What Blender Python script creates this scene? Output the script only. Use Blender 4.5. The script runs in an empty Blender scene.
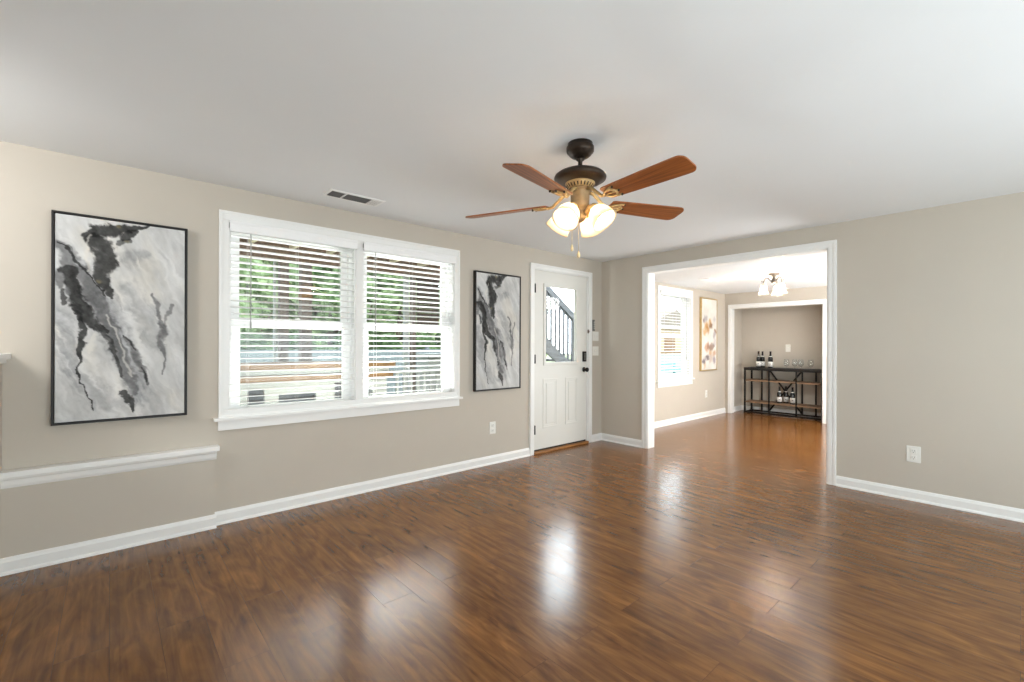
import bpy, bmesh, math, random
import numpy as np
from mathutils import Vector, Matrix

random.seed(7)
C = bpy.context.scene.collection
S = bpy.context.scene
PI = math.pi
R = math.radians

# ------------------------------------------------------------------ camera, sky, sun, big lights, exposure
cam_d = bpy.data.cameras.new('camera')
cam = bpy.data.objects.new('camera', cam_d)
C.objects.link(cam)
cam_d.sensor_width = 36.0
cam_d.lens = 36.0 * 452.43 / 1024.0
cam_d.shift_y = 4.26 / 1024.0
cam_d.clip_start = 0.02
cam.matrix_world = (Matrix.Translation((0, 0, 1.2194)) @ Matrix.Rotation(R(48.3946 - 90), 4, 'Z')
                    @ Matrix.Rotation(R(90), 4, 'X') @ Matrix.Rotation(R(0.1829), 4, 'Z'))
S.camera = cam

w = bpy.data.worlds.new('sky')
S.world = w
w.use_nodes = True
bgn = w.node_tree.nodes['Background']
bgn.inputs['Color'].default_value = (0.86, 0.94, 1.0, 1)
# hazy sky, much brighter low in one direction: a bright patch added to strengthen the floor glare
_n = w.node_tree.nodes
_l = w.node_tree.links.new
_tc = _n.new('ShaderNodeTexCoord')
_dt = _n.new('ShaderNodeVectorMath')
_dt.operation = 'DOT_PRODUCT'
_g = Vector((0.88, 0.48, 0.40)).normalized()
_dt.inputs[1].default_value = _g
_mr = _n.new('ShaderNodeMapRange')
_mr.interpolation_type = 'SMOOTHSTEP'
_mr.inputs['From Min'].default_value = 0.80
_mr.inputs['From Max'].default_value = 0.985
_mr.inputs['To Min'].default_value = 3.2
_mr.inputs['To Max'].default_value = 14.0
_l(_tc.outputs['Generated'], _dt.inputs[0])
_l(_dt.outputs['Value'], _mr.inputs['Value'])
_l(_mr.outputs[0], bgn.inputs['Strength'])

S.view_settings.view_transform = 'Standard'
S.view_settings.look = 'None'
S.view_settings.gamma = 1.0
S.view_settings.use_curve_mapping = False
S.view_settings.exposure = 0.0
try:
    S.cycles.max_bounces = 10
    S.cycles.diffuse_bounces = 6
    S.cycles.transparent_max_bounces = 16
    S.cycles.caustics_reflective = False
    S.cycles.caustics_refractive = False
    S.cycles.use_denoising = True
    S.cycles.sample_clamp_indirect = 0.0
except Exception:
    pass


def light(name, kind, loc, energy, color=(1, 1, 1), size=None, aim=None, radius=None):
    d = bpy.data.lights.new(name, kind)
    d.energy = energy
    d.color = color
    if kind == 'AREA':
        d.shape = 'RECTANGLE'
        d.size, d.size_y = size
    if radius is not None:
        if kind == 'SUN':
            d.angle = radius
        else:
            d.shadow_soft_size = radius
    o = bpy.data.objects.new(name, d)
    C.objects.link(o)
    o.location = loc
    if aim is not None:
        o.rotation_euler = (Vector(aim) - Vector(loc)).to_track_quat('-Z', 'Y').to_euler()
    return o


light('sun', 'SUN', (0, -10, 20), 3.4, (1, 0.96, 0.88), aim=(3.0, -1.5, 8.0), radius=R(1.5))
light('rear_fill_light', 'AREA', (1.6, -2.3, 1.35), 46, (0.91, 0.985, 1.0), (4.0, 1.7), (1.8, 3.0, 1.6))  # added fill panel behind the camera; the rear wall has no window
light('ceiling_fill_light', 'AREA', (1.8, -1.45, 0.6), 104, (0.80, 0.935, 1.0), (4.4, 2.0), (1.9, 0.9, 2.3))  # added upward panel behind the camera, brightens the ceiling
light('side_room_fill_light', 'AREA', (6.7, 0.95, 2.14), 108, (1.0, 0.99, 0.97), (2.8, 0.8), (6.9, 1.6, 0.0))  # added fill panel under the second room's ceiling, hidden by the dividing wall
light('below_sill_fill_light', 'AREA', (1.80, 4.22, 0.46), 80, (1.0, 1.0, 0.98), (0.5, 0.28), (1.86, 0.6, 2.3))  # added panel hidden below the sill, stands in for daylight, throws fan shadows
light('far_room_fill_light', 'AREA', (6.7, 0.7, 0.5), 70, (0.90, 0.97, 1.0), (2.6, 0.8), (6.8, 1.9, 2.17))  # added upward panel out of view, lifts the far room's ceiling
light('stair_light', 'AREA', (-1.15, 2.7, 2.0), 14, (1.0, 0.985, 0.96), (0.5, 0.5), (-0.2, 3.5, 1.5))


# ------------------------------------------------------------------ materials
def nt_new(name):
    m = bpy.data.materials.new(name)
    m.use_nodes = True
    nt = m.node_tree
    b = nt.nodes['Principled BSDF']
    return m, nt, b


def lin(c):
    return tuple(((x / 255.0) / 12.92 if x / 255.0 <= 0.04045 else ((x / 255.0 + 0.055) / 1.055) ** 2.4) for x in c)


def mat(name, rgb, rough=0.5, metal=0.0, vary=0.06, scale=18.0, bump=0.0, emit=0.0, emit_rgb=None, spec=0.5, trans=0.0, stretch=(1, 1, 1)):
    """procedural surface: a noise texture varies the base colour (sRGB 0-255) a little and can bump it"""
    m, nt, b = nt_new(name)
    c = lin(rgb)
    tc = nt.nodes.new('ShaderNodeTexCoord')
    mp = nt.nodes.new('ShaderNodeMapping')
    mp.inputs['Scale'].default_value = stretch
    nz = nt.nodes.new('ShaderNodeTexNoise')
    nz.inputs['Scale'].default_value = scale
    nz.inputs['Detail'].default_value = 4
    rp = nt.nodes.new('ShaderNodeValToRGB')
    rp.color_ramp.elements[0].position = 0.3
    rp.color_ramp.elements[1].position = 0.7
    rp.color_ramp.elements[0].color = (*[x * (1 - vary) for x in c], 1)
    rp.color_ramp.elements[1].color = (*[min(1, x * (1 + vary)) for x in c], 1)
    L = nt.links.new
    L(tc.outputs['Object'], mp.inputs['Vector'])
    L(mp.outputs['Vector'], nz.inputs['Vector'])
    L(nz.outputs['Fac'], rp.inputs['Fac'])
    L(rp.outputs['Color'], b.inputs['Base Color'])
    b.inputs['Roughness'].default_value = rough
    b.inputs['Metallic'].default_value = metal
    b.inputs['Specular IOR Level'].default_value = spec
    if trans:
        b.inputs['Transmission Weight'].default_value = trans
    if bump:
        bp = nt.nodes.new('ShaderNodeBump')
        bp.inputs['Strength'].default_value = bump
        bp.inputs['Distance'].default_value = 0.01
        L(nz.outputs['Fac'], bp.inputs['Height'])
        L(bp.outputs['Normal'], b.inputs['Normal'])
    if emit:
        b.inputs['Emission Color'].default_value = (*lin(emit_rgb or rgb), 1)
        b.inputs['Emission Strength'].default_value = emit
    return m


def mat_clear(name, tint=(1, 1, 1), refl=1.0, ior=1.45, rough=0.02):
    """thin clear glass: see-through with a fresnel reflection"""
    m = bpy.data.materials.new(name)
    m.use_nodes = True
    nt = m.node_tree
    nt.nodes.clear()
    out = nt.nodes.new('ShaderNodeOutputMaterial')
    tr = nt.nodes.new('ShaderNodeBsdfTransparent')
    tr.inputs['Color'].default_value = (*tint, 1)
    gl = nt.nodes.new('ShaderNodeBsdfGlossy')
    gl.inputs['Roughness'].default_value = rough
    # fresnel the same from both sides of the sheet: f0 + (1 - f0) * (1 - |N.I|)^5
    f0 = ((ior - 1) / (ior + 1)) ** 2
    ge = nt.nodes.new('ShaderNodeNewGeometry')
    dt = nt.nodes.new('ShaderNodeVectorMath')
    dt.operation = 'DOT_PRODUCT'
    ab = nt.nodes.new('ShaderNodeMath')
    ab.operation = 'ABSOLUTE'
    om = nt.nodes.new('ShaderNodeMath')
    om.operation = 'SUBTRACT'
    om.inputs[0].default_value = 1.0
    pw = nt.nodes.new('ShaderNodeMath')
    pw.operation = 'POWER'
    pw.inputs[1].default_value = 5.0
    mul = nt.nodes.new('ShaderNodeMath')
    mul.operation = 'MULTIPLY_ADD'
    mul.inputs[1].default_value = refl * (1 - f0)
    mul.inputs[2].default_value = refl * f0
    mul.use_clamp = True
    mx = nt.nodes.new('ShaderNodeMixShader')
    L = nt.links.new
    L(ge.outputs['Normal'], dt.inputs[0])
    L(ge.outputs['Incoming'], dt.inputs[1])
    L(dt.outputs['Value'], ab.inputs[0])
    L(ab.outputs[0], om.inputs[1])
    L(om.outputs[0], pw.inputs[0])
    L(pw.outputs[0], mul.inputs[0])
    L(mul.outputs[0], mx.inputs['Fac'])
    L(tr.outputs[0], mx.inputs[1])
    L(gl.outputs[0], mx.inputs[2])
    L(mx.outputs[0], out.inputs['Surface'])
    return m


def mat_floor(name):
    m, nt, b = nt_new(name)
    N, L = nt.nodes.new, nt.links.new
    tc = N('ShaderNodeTexCoord')
    sep = N('ShaderNodeSeparateXYZ')
    L(tc.outputs['Object'], sep.inputs[0])
    com = N('ShaderNodeCombineXYZ')           # boards run along world Y
    L(sep.outputs['Y'], com.inputs['X'])
    L(sep.outputs['X'], com.inputs['Y'])
    br = N('ShaderNodeTexBrick')
    br.offset = 0.37
    br.offset_frequency = 2
    br.inputs['Scale'].default_value = 1.0
    br.inputs['Brick Width'].default_value = 1.22
    br.inputs['Row Height'].default_value = 0.16
    br.inputs['Mortar Size'].default_value = 0.0007
    br.inputs['Mortar Smooth'].default_value = 0.3
    br.inputs['Bias'].default_value = 0.0
    br.inputs['Color1'].default_value = (0, 0, 0, 1)
    br.inputs['Color2'].default_value = (1, 1, 1, 1)
    br.inputs['Mortar'].default_value = (0.5, 0.5, 0.5, 1)
    L(com.outputs[0], br.inputs['Vector'])
    # per-board offset so the grain does not run through
    off = N('ShaderNodeVectorMath')
    off.operation = 'MULTIPLY_ADD'
    L(br.outputs['Color'], off.inputs[0])
    off.inputs[1].default_value = (7.3, 3.1, 1.7)
    L(com.outputs[0], off.inputs[2])
    m1 = N('ShaderNodeMapping')
    m1.inputs['Scale'].default_value = (1.4, 24.0, 1)
    L(off.outputs[0], m1.inputs['Vector'])
    g1 = N('ShaderNodeTexNoise')
    g1.inputs['Scale'].default_value = 1.6
    g1.inputs['Detail'].default_value = 2.5
    g1.inputs['Roughness'].default_value = 0.62
    g1.inputs['Distortion'].default_value = 0.4
    L(m1.outputs[0], g1.inputs['Vector'])
    m2 = N('ShaderNodeMapping')
    m2.inputs['Scale'].default_value = (1.5, 5.5, 1)
    L(off.outputs[0], m2.inputs['Vector'])
    g2 = N('ShaderNodeTexNoise')
    g2.inputs['Scale'].default_value = 1.5
    g2.inputs['Detail'].default_value = 4
    g2.inputs['Distortion'].default_value = 2.4
    L(m2.outputs[0], g2.inputs['Vector'])
    mixf = N('ShaderNodeMix')
    mixf.data_type = 'FLOAT'
    mixf.inputs['Factor'].default_value = 0.55
    L(g1.outputs['Fac'], mixf.inputs[2])
    L(g2.outputs['Fac'], mixf.inputs[3])
    rp = N('ShaderNodeValToRGB')
    e = rp.color_ramp.elements
    e[0].position = 0.25
    e[0].color = (*lin((68, 40, 16)), 1)
    e[1].position = 0.76
    e[1].color = (*lin((160, 108, 52)), 1)
    x = e.new(0.43)
    x.color = (*lin((106, 66, 28)), 1)
    x = e.new(0.55)
    x.color = (*lin((128, 83, 38)), 1)
    L(mixf.outputs[0], rp.inputs['Fac'])
    # dark knots
    vo = N('ShaderNodeTexVoronoi')
    vo.inputs['Scale'].default_value = 1.0
    m3 = N('ShaderNodeMapping')
    m3.inputs['Scale'].default_value = (1.6, 3.6, 1)
    L(off.outputs[0], m3.inputs['Vector'])
    L(m3.outputs[0], vo.inputs['Vector'])
    kr = N('ShaderNodeValToRGB')
    kr.color_ramp.elements[0].position = 0.015
    kr.color_ramp.elements[0].color = (0.58, 0.54, 0.52, 1)
    kr.color_ramp.elements[1].position = 0.085
    kr.color_ramp.elements[1].color = (1, 1, 1, 1)
    L(vo.outputs['Distance'], kr.inputs['Fac'])
    mk = N('ShaderNodeMix')
    mk.data_type = 'RGBA'
    mk.blend_type = 'MULTIPLY'
    mk.inputs['Factor'].default_value = 1.0
    L(rp.outputs['Color'], mk.inputs[6])
    L(kr.outputs['Color'], mk.inputs[7])
    # board to board tone
    hs = N('ShaderNodeMapRange')
    hs.inputs['To Min'].default_value = 0.88
    hs.inputs['To Max'].default_value = 1.09
    L(br.outputs['Color'], hs.inputs['Value'])
    mt = N('ShaderNodeMix')
    mt.data_type = 'RGBA'
    mt.blend_type = 'MULTIPLY'
    mt.inputs['Factor'].default_value = 1.0
    L(mk.outputs[2], mt.inputs[6])
    L(hs.outputs[0], mt.inputs[7])
    # joints
    mj = N('ShaderNodeMix')
    mj.data_type = 'RGBA'
    L(br.outputs['Fac'], mj.inputs['Factor'])
    L(mt.outputs[2], mj.inputs[6])
    mj.inputs[7].default_value = (*lin((74, 45, 22)), 1)
    L(mj.outputs[2], b.inputs['Base Color'])
    rr = N('ShaderNodeMapRange')
    rr.inputs['From Min'].default_value = 0.3
    rr.inputs['From Max'].default_value = 0.7
    rr.inputs['To Min'].default_value = 0.17
    rr.inputs['To Max'].default_value = 0.23
    L(g2.outputs['Fac'], rr.inputs['Value'])
    L(rr.outputs[0], b.inputs['Roughness'])
    b.inputs['Specular IOR Level'].default_value = 0.5
    b.inputs['IOR'].default_value = 1.5
    bp = N('ShaderNodeBump')
    bp.inputs['Strength'].default_value = 0.006
    bp.inputs['Distance'].default_value = 0.001
    L(g2.outputs['Fac'], bp.inputs['Height'])
    L(bp.outputs['Normal'], b.inputs['Normal'])
    return m


def mat_wood(name, dark, lightc, rough=0.4, scale=(3, 30, 30), spec=0.5):
    m, nt, b = nt_new(name)
    N, L = nt.nodes.new, nt.links.new
    tc = N('ShaderNodeTexCoord')
    mp = N('ShaderNodeMapping')
    mp.inputs['Scale'].default_value = scale
    L(tc.outputs['Object'], mp.inputs['Vector'])
    nz = N('ShaderNodeTexNoise')
    nz.inputs['Scale'].default_value = 1.5
    nz.inputs['Detail'].default_value = 6
    nz.inputs['Distortion'].default_value = 0.8
    L(mp.outputs[0], nz.inputs['Vector'])
    rp = N('ShaderNodeValToRGB')
    rp.color_ramp.elements[0].position = 0.32
    rp.color_ramp.elements[0].color = (*lin(dark), 1)
    rp.color_ramp.elements[1].position = 0.68
    rp.color_ramp.elements[1].color = (*lin(lightc), 1)
    L(nz.outputs['Fac'], rp.inputs['Fac'])
    L(rp.outputs['Color'], b.inputs['Base Color'])
    b.inputs['Roughness'].default_value = rough
    b.inputs['Specular IOR Level'].default_value = spec
    return m


def mat_blade(name, dark, lightc, rough):
    """walnut whose grain runs out along each blade of the fan"""
    m, nt, b = nt_new(name)
    N, L = nt.nodes.new, nt.links.new
    tc = N('ShaderNodeTexCoord')
    sp = N('ShaderNodeSeparateXYZ')
    L(tc.outputs['Object'], sp.inputs[0])
    an = N('ShaderNodeMath')
    an.operation = 'ARCTAN2'
    L(sp.outputs['Y'], an.inputs[0])
    L(sp.outputs['X'], an.inputs[1])
    ln = N('ShaderNodeVectorMath')
    ln.operation = 'LENGTH'
    L(tc.outputs['Object'], ln.inputs[0])
    cb = N('ShaderNodeCombineXYZ')
    L(ln.outputs['Value'], cb.inputs['X'])
    L(an.outputs[0], cb.inputs['Y'])
    mp = N('ShaderNodeMapping')
    mp.inputs['Scale'].default_value = (3, 40, 1)
    L(cb.outputs[0], mp.inputs['Vector'])
    nz = N('ShaderNodeTexNoise')
    nz.inputs['Scale'].default_value = 1.0
    nz.inputs['Detail'].default_value = 6
    L(mp.outputs[0], nz.inputs['Vector'])
    rp = N('ShaderNodeValToRGB')
    rp.color_ramp.elements[0].position = 0.3
    rp.color_ramp.elements[0].color = (*lin(dark), 1)
    rp.color_ramp.elements[1].position = 0.7
    rp.color_ramp.elements[1].color = (*lin(lightc), 1)
    L(nz.outputs['Fac'], rp.inputs['Fac'])
    L(rp.outputs['Color'], b.inputs['Base Color'])
    b.inputs['Roughness'].default_value = rough
    return m


def mat_attr(name, rough=0.7):
    """painted canvas: pigment colours from the mesh, with a fine canvas weave bump"""
    m, nt, b = nt_new(name)
    N, L = nt.nodes.new, nt.links.new
    at = N('ShaderNodeAttribute')
    at.attribute_name = 'pigment'
    L(at.outputs['Color'], b.inputs['Base Color'])
    b.inputs['Roughness'].default_value = rough
    b.inputs['Specular IOR Level'].default_value = 0.3
    tc = N('ShaderNodeTexCoord')
    nz = N('ShaderNodeTexNoise')
    nz.inputs['Scale'].default_value = 300
    L(tc.outputs['Object'], nz.inputs['Vector'])
    bp = N('ShaderNodeBump')
    bp.inputs['Strength'].default_value = 0.08
    bp.inputs['Distance'].default_value = 0.002
    L(nz.outputs['Fac'], bp.inputs['Height'])
    L(bp.outputs['Normal'], b.inputs['Normal'])
    return m


def mat_shade(name, rgb):
    """milk glass: scatters the light of the bulb inside"""
    m = bpy.data.materials.new(name)
    m.use_nodes = True
    nt = m.node_tree
    nt.nodes.clear()
    N, L = nt.nodes.new, nt.links.new
    out = N('ShaderNodeOutputMaterial')
    tc = N('ShaderNodeTexCoord')
    nz = N('ShaderNodeTexNoise')
    nz.inputs['Scale'].default_value = 16
    nz.inputs['Distortion'].default_value = 1.0
    L(tc.outputs['Object'], nz.inputs['Vector'])
    rp = N('ShaderNodeValToRGB')
    c = lin(rgb)
    rp.color_ramp.elements[0].color = (*[x * 0.88 for x in c], 1)
    rp.color_ramp.elements[1].color = (*c, 1)
    L(nz.outputs['Fac'], rp.inputs['Fac'])
    di = N('ShaderNodeBsdfDiffuse')
    tr = N('ShaderNodeBsdfTranslucent')
    L(rp.outputs['Color'], di.inputs['Color'])
    L(rp.outputs['Color'], tr.inputs['Color'])
    mx = N('ShaderNodeMixShader')
    mx.inputs['Fac'].default_value = 0.6
    L(di.outputs[0], mx.inputs[1])
    L(tr.outputs[0], mx.inputs[2])
    L(mx.outputs[0], out.inputs['Surface'])
    return m


def mat_leaf(name, a, c):
    m, nt, b = nt_new(name)
    N, L = nt.nodes.new, nt.links.new
    tc = N('ShaderNodeTexCoord')
    nz = N('ShaderNodeTexNoise')
    nz.inputs['Scale'].default_value = 2.5
    nz.inputs['Detail'].default_value = 8
    L(tc.outputs['Object'], nz.inputs['Vector'])
    rp = N('ShaderNodeValToRGB')
    rp.color_ramp.elements[0].position = 0.35
    rp.color_ramp.elements[0].color = (*lin(a), 1)
    rp.color_ramp.elements[1].position = 0.65
    rp.color_ramp.elements[1].color = (*lin(c), 1)
    L(nz.outputs['Fac'], rp.inputs['Fac'])
    L(rp.outputs['Color'], b.inputs['Base Color'])
    b.inputs['Roughness'].default_value = 0.6
    tl = N('ShaderNodeBsdfTranslucent')
    L(rp.outputs['Color'], tl.inputs['Color'])
    mx = N('ShaderNodeMixShader')
    mx.inputs['Fac'].default_value = 0.45
    L(b.outputs[0], mx.inputs[1])
    L(tl.outputs[0], mx.inputs[2])
    L(mx.outputs[0], nt.nodes['Material Output'].inputs['Surface'])
    return m


WALLC = (201, 193, 181)
M = dict(
    wall=mat('wall_paint', WALLC, 0.72, vary=0.012, scale=3.0, bump=0.02, spec=0.25),
    ceil=mat('ceiling_paint', (236, 238, 239), 0.85, vary=0.008, scale=2.0, bump=0.02, spec=0.2),
    trim=mat('white_trim_paint', (244, 244, 242), 0.35, vary=0.012, scale=6, spec=0.45),
    blind=mat('blind_white', (252, 252, 252), 0.42, vary=0.01, scale=8),
    door=mat('door_paint', (228, 227, 221), 0.4, vary=0.012, scale=4),
    floor=mat_floor('wood_laminate'),
    black=mat('black_metal', (26, 24, 23), 0.42, 0.5, vary=0.1),
    frame=mat('black_wood_frame', (20, 16, 14), 0.5, vary=0.15, scale=30),
    bronze=mat('dark_bronze', (58, 46, 36), 0.38, 0.55, vary=0.12),
    brass=mat('antique_gold', (196, 168, 118), 0.4, 0.35, vary=0.12, scale=30),
    nickel=mat('brushed_nickel', (120, 112, 104), 0.35, 0.6, vary=0.08),
    blade=mat_blade('walnut_blade', (116, 63, 29), (176, 104, 52), 0.36),
    shade=mat_shade('alabaster_glass', (222, 208, 186)),
    shade2=mat_shade('frosted_glass', (236, 230, 220)),
    plate=mat('white_plastic', (240, 239, 233), 0.3, vary=0.01),
    slot=mat('socket_dark', (60, 58, 55), 0.5),
    greyplast=mat('grey_plastic', (104, 104, 102), 0.45, vary=0.08),
    wand=mat('wand_grey', (176, 176, 174), 0.35),
    agedbrass=mat('aged_brass', (150, 126, 92), 0.42, 0.4, vary=0.15, scale=40),
    bulb=mat('lit_bulb', (255, 244, 226), 0.4, emit=100.0, emit_rgb=(255, 250, 243)),
    bulb2=mat('bright_lit_bulb', (255, 248, 238), 0.4, emit=400.0, emit_rgb=(255, 249, 240)),
    dark=mat('duct_dark', (42, 42, 42), 0.8),
    glass=mat_clear('window_glass', (0.97, 0.985, 0.98), 0.8),
    crystal=mat_clear('drinking_glass', (0.955, 0.965, 0.965), 1.3, 1.5),
    bottle=mat('bottle_glass', (14, 15, 14), 0.08, vary=0.1),
    label=mat('paper_label', (232, 230, 226), 0.6, vary=0.03),
    ink=mat('label_ink', (92, 92, 96), 0.6),
    foil=mat('bottle_foil', (22, 20, 22), 0.35, 0.3),
    shelf=mat_wood('rustic_shelf', (92, 70, 52), (148, 118, 90), 0.55, (30, 4, 30)),
    gold=mat('gold_frame', (206, 178, 126), 0.4, 0.3, vary=0.1, scale=30),
    canvas=mat_attr('painted_canvas'),
    sill_wood=mat_wood('oak_threshold', (122, 78, 38), (176, 122, 66), 0.4, (3, 30, 30)),
    deck=mat_wood('deck_boards', (150, 142, 132), (184, 176, 166), 0.7, (3, 30, 10)),
    dirt=mat('garden_ground', (120, 132, 96), 0.95, vary=0.3, scale=3),
    tan=mat_wood('tan_timber', (118, 88, 54), (152, 120, 82), 0.6, (2, 30, 30)),
    greypost=mat_wood('weathered_post', (112, 102, 96), (142, 131, 124), 0.8, (30, 30, 3)),
    rafter=mat_wood('rafter_timber', (236, 222, 198), (246, 238, 222), 0.7, (30, 3, 30)),
    porchboard=mat_wood('brown_porch_board', (112, 92, 78), (146, 126, 110), 0.8, (20, 3, 20)),
    darkwood=mat_wood('dark_porch_board', (62, 48, 40), (92, 76, 66), 0.8, (20, 3, 20)),
    whitepaint=mat('white_outdoor_paint', (168, 174, 172), 0.6, vary=0.05),
    fence=mat_wood('blue_grey_fence', (102, 112, 118), (132, 142, 148), 0.8, (30, 30, 3)),
    leaf1=mat_leaf('leaf_mid', (98, 130, 86), (176, 198, 152)),
    leaf2=mat_leaf('leaf_pale', (122, 150, 104), (196, 212, 170)),
    leaf3=mat_leaf('leaf_dark', (70, 100, 64), (140, 168, 120)),
    bark=mat('bark', (96, 84, 72), 0.9, vary=0.3, scale=30, bump=0.3),
    stair=mat_wood('grey_stair_timber', (92, 96, 102), (124, 128, 134), 0.75, (3, 20, 20)),
    shedwall=mat('shed_tan_wall', (206, 184, 154), 0.8, vary=0.1, scale=5),
    shedroof=mat('shed_grey_roof', (132, 122, 112), 0.9, vary=0.2, scale=40),
    teal=mat('teal_paint', (112, 172, 178), 0.5, vary=0.08),
    steel=mat('chain_brass', (214, 196, 160), 0.3, 0.6),
    fob=mat('chain_fob', (236, 214, 170), 0.4, vary=0.05),
)


# ------------------------------------------------------------------ mesh helpers
class MB:
    def __init__(self):
        self.bm = bmesh.new()

    def box(self, x0, x1, y0, y1, z0, z1, bev=0.0, mtx=None):
        bm = self.bm
        vs = [bm.verts.new(Vector(p)) for p in ((x0, y0, z0), (x1, y0, z0), (x1, y1, z0), (x0, y1, z0),
                                               (x0, y0, z1), (x1, y0, z1), (x1, y1, z1), (x0, y1, z1))]
        fs = [bm.faces.new([vs[i] for i in q]) for q in ((0, 3, 2, 1), (4, 5, 6, 7), (0, 1, 5, 4), (1, 2, 6, 5), (2, 3, 7, 6), (3, 0, 4, 7))]
        if bev:
            es = list({e for f in fs for e in f.edges})
            r = bmesh.ops.bevel(bm, geom=es, offset=bev, segments=2, profile=0.6, affect='EDGES')
            vs = list({v for f in r['faces'] for v in f.verts})
        if mtx is not None:
            bmesh.ops.transform(bm, matrix=mtx, verts=list(vs))
        return self

    def prism(self, pts, axis, a, b):
        """closed polygon pts (p,q) extruded along axis from a to b; (p,q) are the two other axes in x,y,z order"""
        bm = self.bm

        def P(p, q, t):
            return (t, p, q) if axis == 'x' else (p, t, q) if axis == 'y' else (p, q, t)
        A = [bm.verts.new(P(p, q, a)) for p, q in pts]
        B = [bm.verts.new(P(p, q, b)) for p, q in pts]
        n = len(pts)
        for i in range(n):
            bm.faces.new((A[i], A[(i + 1) % n], B[(i + 1) % n], B[i]))
        bm.faces.new(A[::-1])
        bm.faces.new(B)
        return self

    def lathe(self, prof, loc=(0, 0, 0), direction=(0, 0, 1), n=32, cap0=False, cap1=False):
        """prof: list of (radius, height along direction)"""
        bm = self.bm
        q = Vector((0, 0, 1)).rotation_difference(Vector(direction).normalized()).to_matrix().to_4x4()
        T = Matrix.Translation(loc) @ q
        rings = []
        for r, h in prof:
            if r < 1e-5:
                rings.append([bm.verts.new(T @ Vector((0, 0, h)))])
            else:
                rings.append([bm.verts.new(T @ Vector((r * math.cos(2 * PI * i / n), r * math.sin(2 * PI * i / n), h))) for i in range(n)])
        for a, b in zip(rings, rings[1:]):
            for i in range(n):
                j = (i + 1) % n
                if len(a) == 1 and len(b) == 1:
                    continue
                if len(a) == 1:
                    f = bm.faces.new((a[0], b[j], b[i]))
                elif len(b) == 1:
                    f = bm.faces.new((a[i], a[j], b[0]))
                else:
                    f = bm.faces.new((a[i], a[j], b[j], b[i]))
                f.smooth = True
        if cap0 and len(rings[0]) > 1:
            bm.faces.new(rings[0][::-1])
        if cap1 and len(rings[-1]) > 1:
            bm.faces.new(rings[-1])
        return self

    def tube(self, pts, r, n=10, caps=True):
        bm = self.bm
        pts = [Vector(p) for p in pts]
        rs = r if isinstance(r, (list, tuple)) else [r] * len(pts)
        rings = []
        up = None
        for i, p in enumerate(pts):
            t = (pts[min(i + 1, len(pts) - 1)] - pts[max(i - 1, 0)]).normalized()
            if up is None:
                up = t.orthogonal().normalized()
            up = (up - t * up.dot(t)).normalized()
            s = t.cross(up)
            rings.append([bm.verts.new(p + (up * math.cos(2 * PI * k / n) + s * math.sin(2 * PI * k / n)) * rs[i]) for k in range(n)])
        for a, b in zip(rings, rings[1:]):
            for k in range(n):
                f = bm.faces.new((a[k], a[(k + 1) % n], b[(k + 1) % n], b[k]))
                f.smooth = True
        if caps:
            bm.faces.new(rings[0][::-1])
            bm.faces.new(rings[-1])
        return self

    def ring(self, x0, x1, z0, z1, wd, y0, y1, bev=0.0):
        """rectangular frame in the xz plane"""
        self.box(x0, x1, y0, y1, z1 - wd, z1, bev)
        self.box(x0, x1, y0, y1, z0, z0 + wd, bev)
        self.box(x0, x0 + wd, y0, y1, z0 + wd, z1 - wd, bev)
        self.box(x1 - wd, x1, y0, y1, z0 + wd, z1 - wd, bev)
        return self

    def ball(self, c, r, n=14, sz=1.0):
        m = 9
        self.lathe([(r * math.sin(PI * i / m), -r * sz * math.cos(PI * i / m)) for i in range(m + 1)], c, n=n)
        return self


def origin_of(o):
    v = Vector((0, 0, 0))
    while o is not None:
        v += Vector(o.location)
        o = o.parent
    return v


def obj(name, mb, m, parent=None, loc=None):
    """links the shape (given in world coordinates) as one mesh object"""
    me = bpy.data.meshes.new(name)
    o = bpy.data.objects.new(name, me)
    base = origin_of(parent) if parent is not None else Vector((0, 0, 0))
    if loc is not None:
        o.location = Vector(loc) - base
        base = Vector(loc)
    bmesh.ops.recalc_face_normals(mb.bm, faces=mb.bm.faces[:])
    bmesh.ops.translate(mb.bm, verts=mb.bm.verts[:], vec=-base)
    mb.bm.to_mesh(me)
    mb.bm.free()
    me.materials.append(m)
    C.objects.link(o)
    o.parent = parent
    return o


def tag(o, label=None, cat=None, group=None, kind=None):
    if label:
        o['label'] = label
    if cat:
        o['category'] = cat
    if group:
        o['group'] = group
    if kind:
        o['kind'] = kind
    return o


def thing(name, loc, label, cat, group=None, kind=None):
    o = bpy.data.objects.new(name, None)
    o.empty_display_size = 0.1
    C.objects.link(o)
    o.location = loc
    return tag(o, label, cat, group, kind)


def struct(name, mb, m, label, cat, loc=None):
    return tag(obj(name, mb, m, None, loc), label, cat, None, 'structure')


def copy_tree(o, parent=None):
    c = o.copy()
    C.objects.link(c)
    c.parent = parent
    for ch in list(o.children):
        copy_tree(ch, c)
    return c


def label_tree(o, loc, label):
    o.location = loc
    o['label'] = label
    return o


# ------------------------------------------------------------------ the shell
D = 3.6128          # window wall, inside face
DO = 3.755          # window wall, outside face
XB, XB2 = 4.76, 4.896      # dividing wall
X2, X2B = 8.43, 8.55       # far wall of the second room
XR = 9.035          # back of the recess
YB = -2.6
XL = -0.43          # low wall on the left
H1, H2 = 2.30, 2.17

# openings of the window wall: x0,x1,z0,z1
W1 = (0.605, 1.500, 0.715, 2.062)
W2 = (1.551, 2.464, 0.715, 2.062)
W3 = (6.165, 7.115, 0.690, 2.062)
DR = (3.520, 4.490, 0.0, 2.092)
HOLES = [W1, W2, DR, W3]


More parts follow.
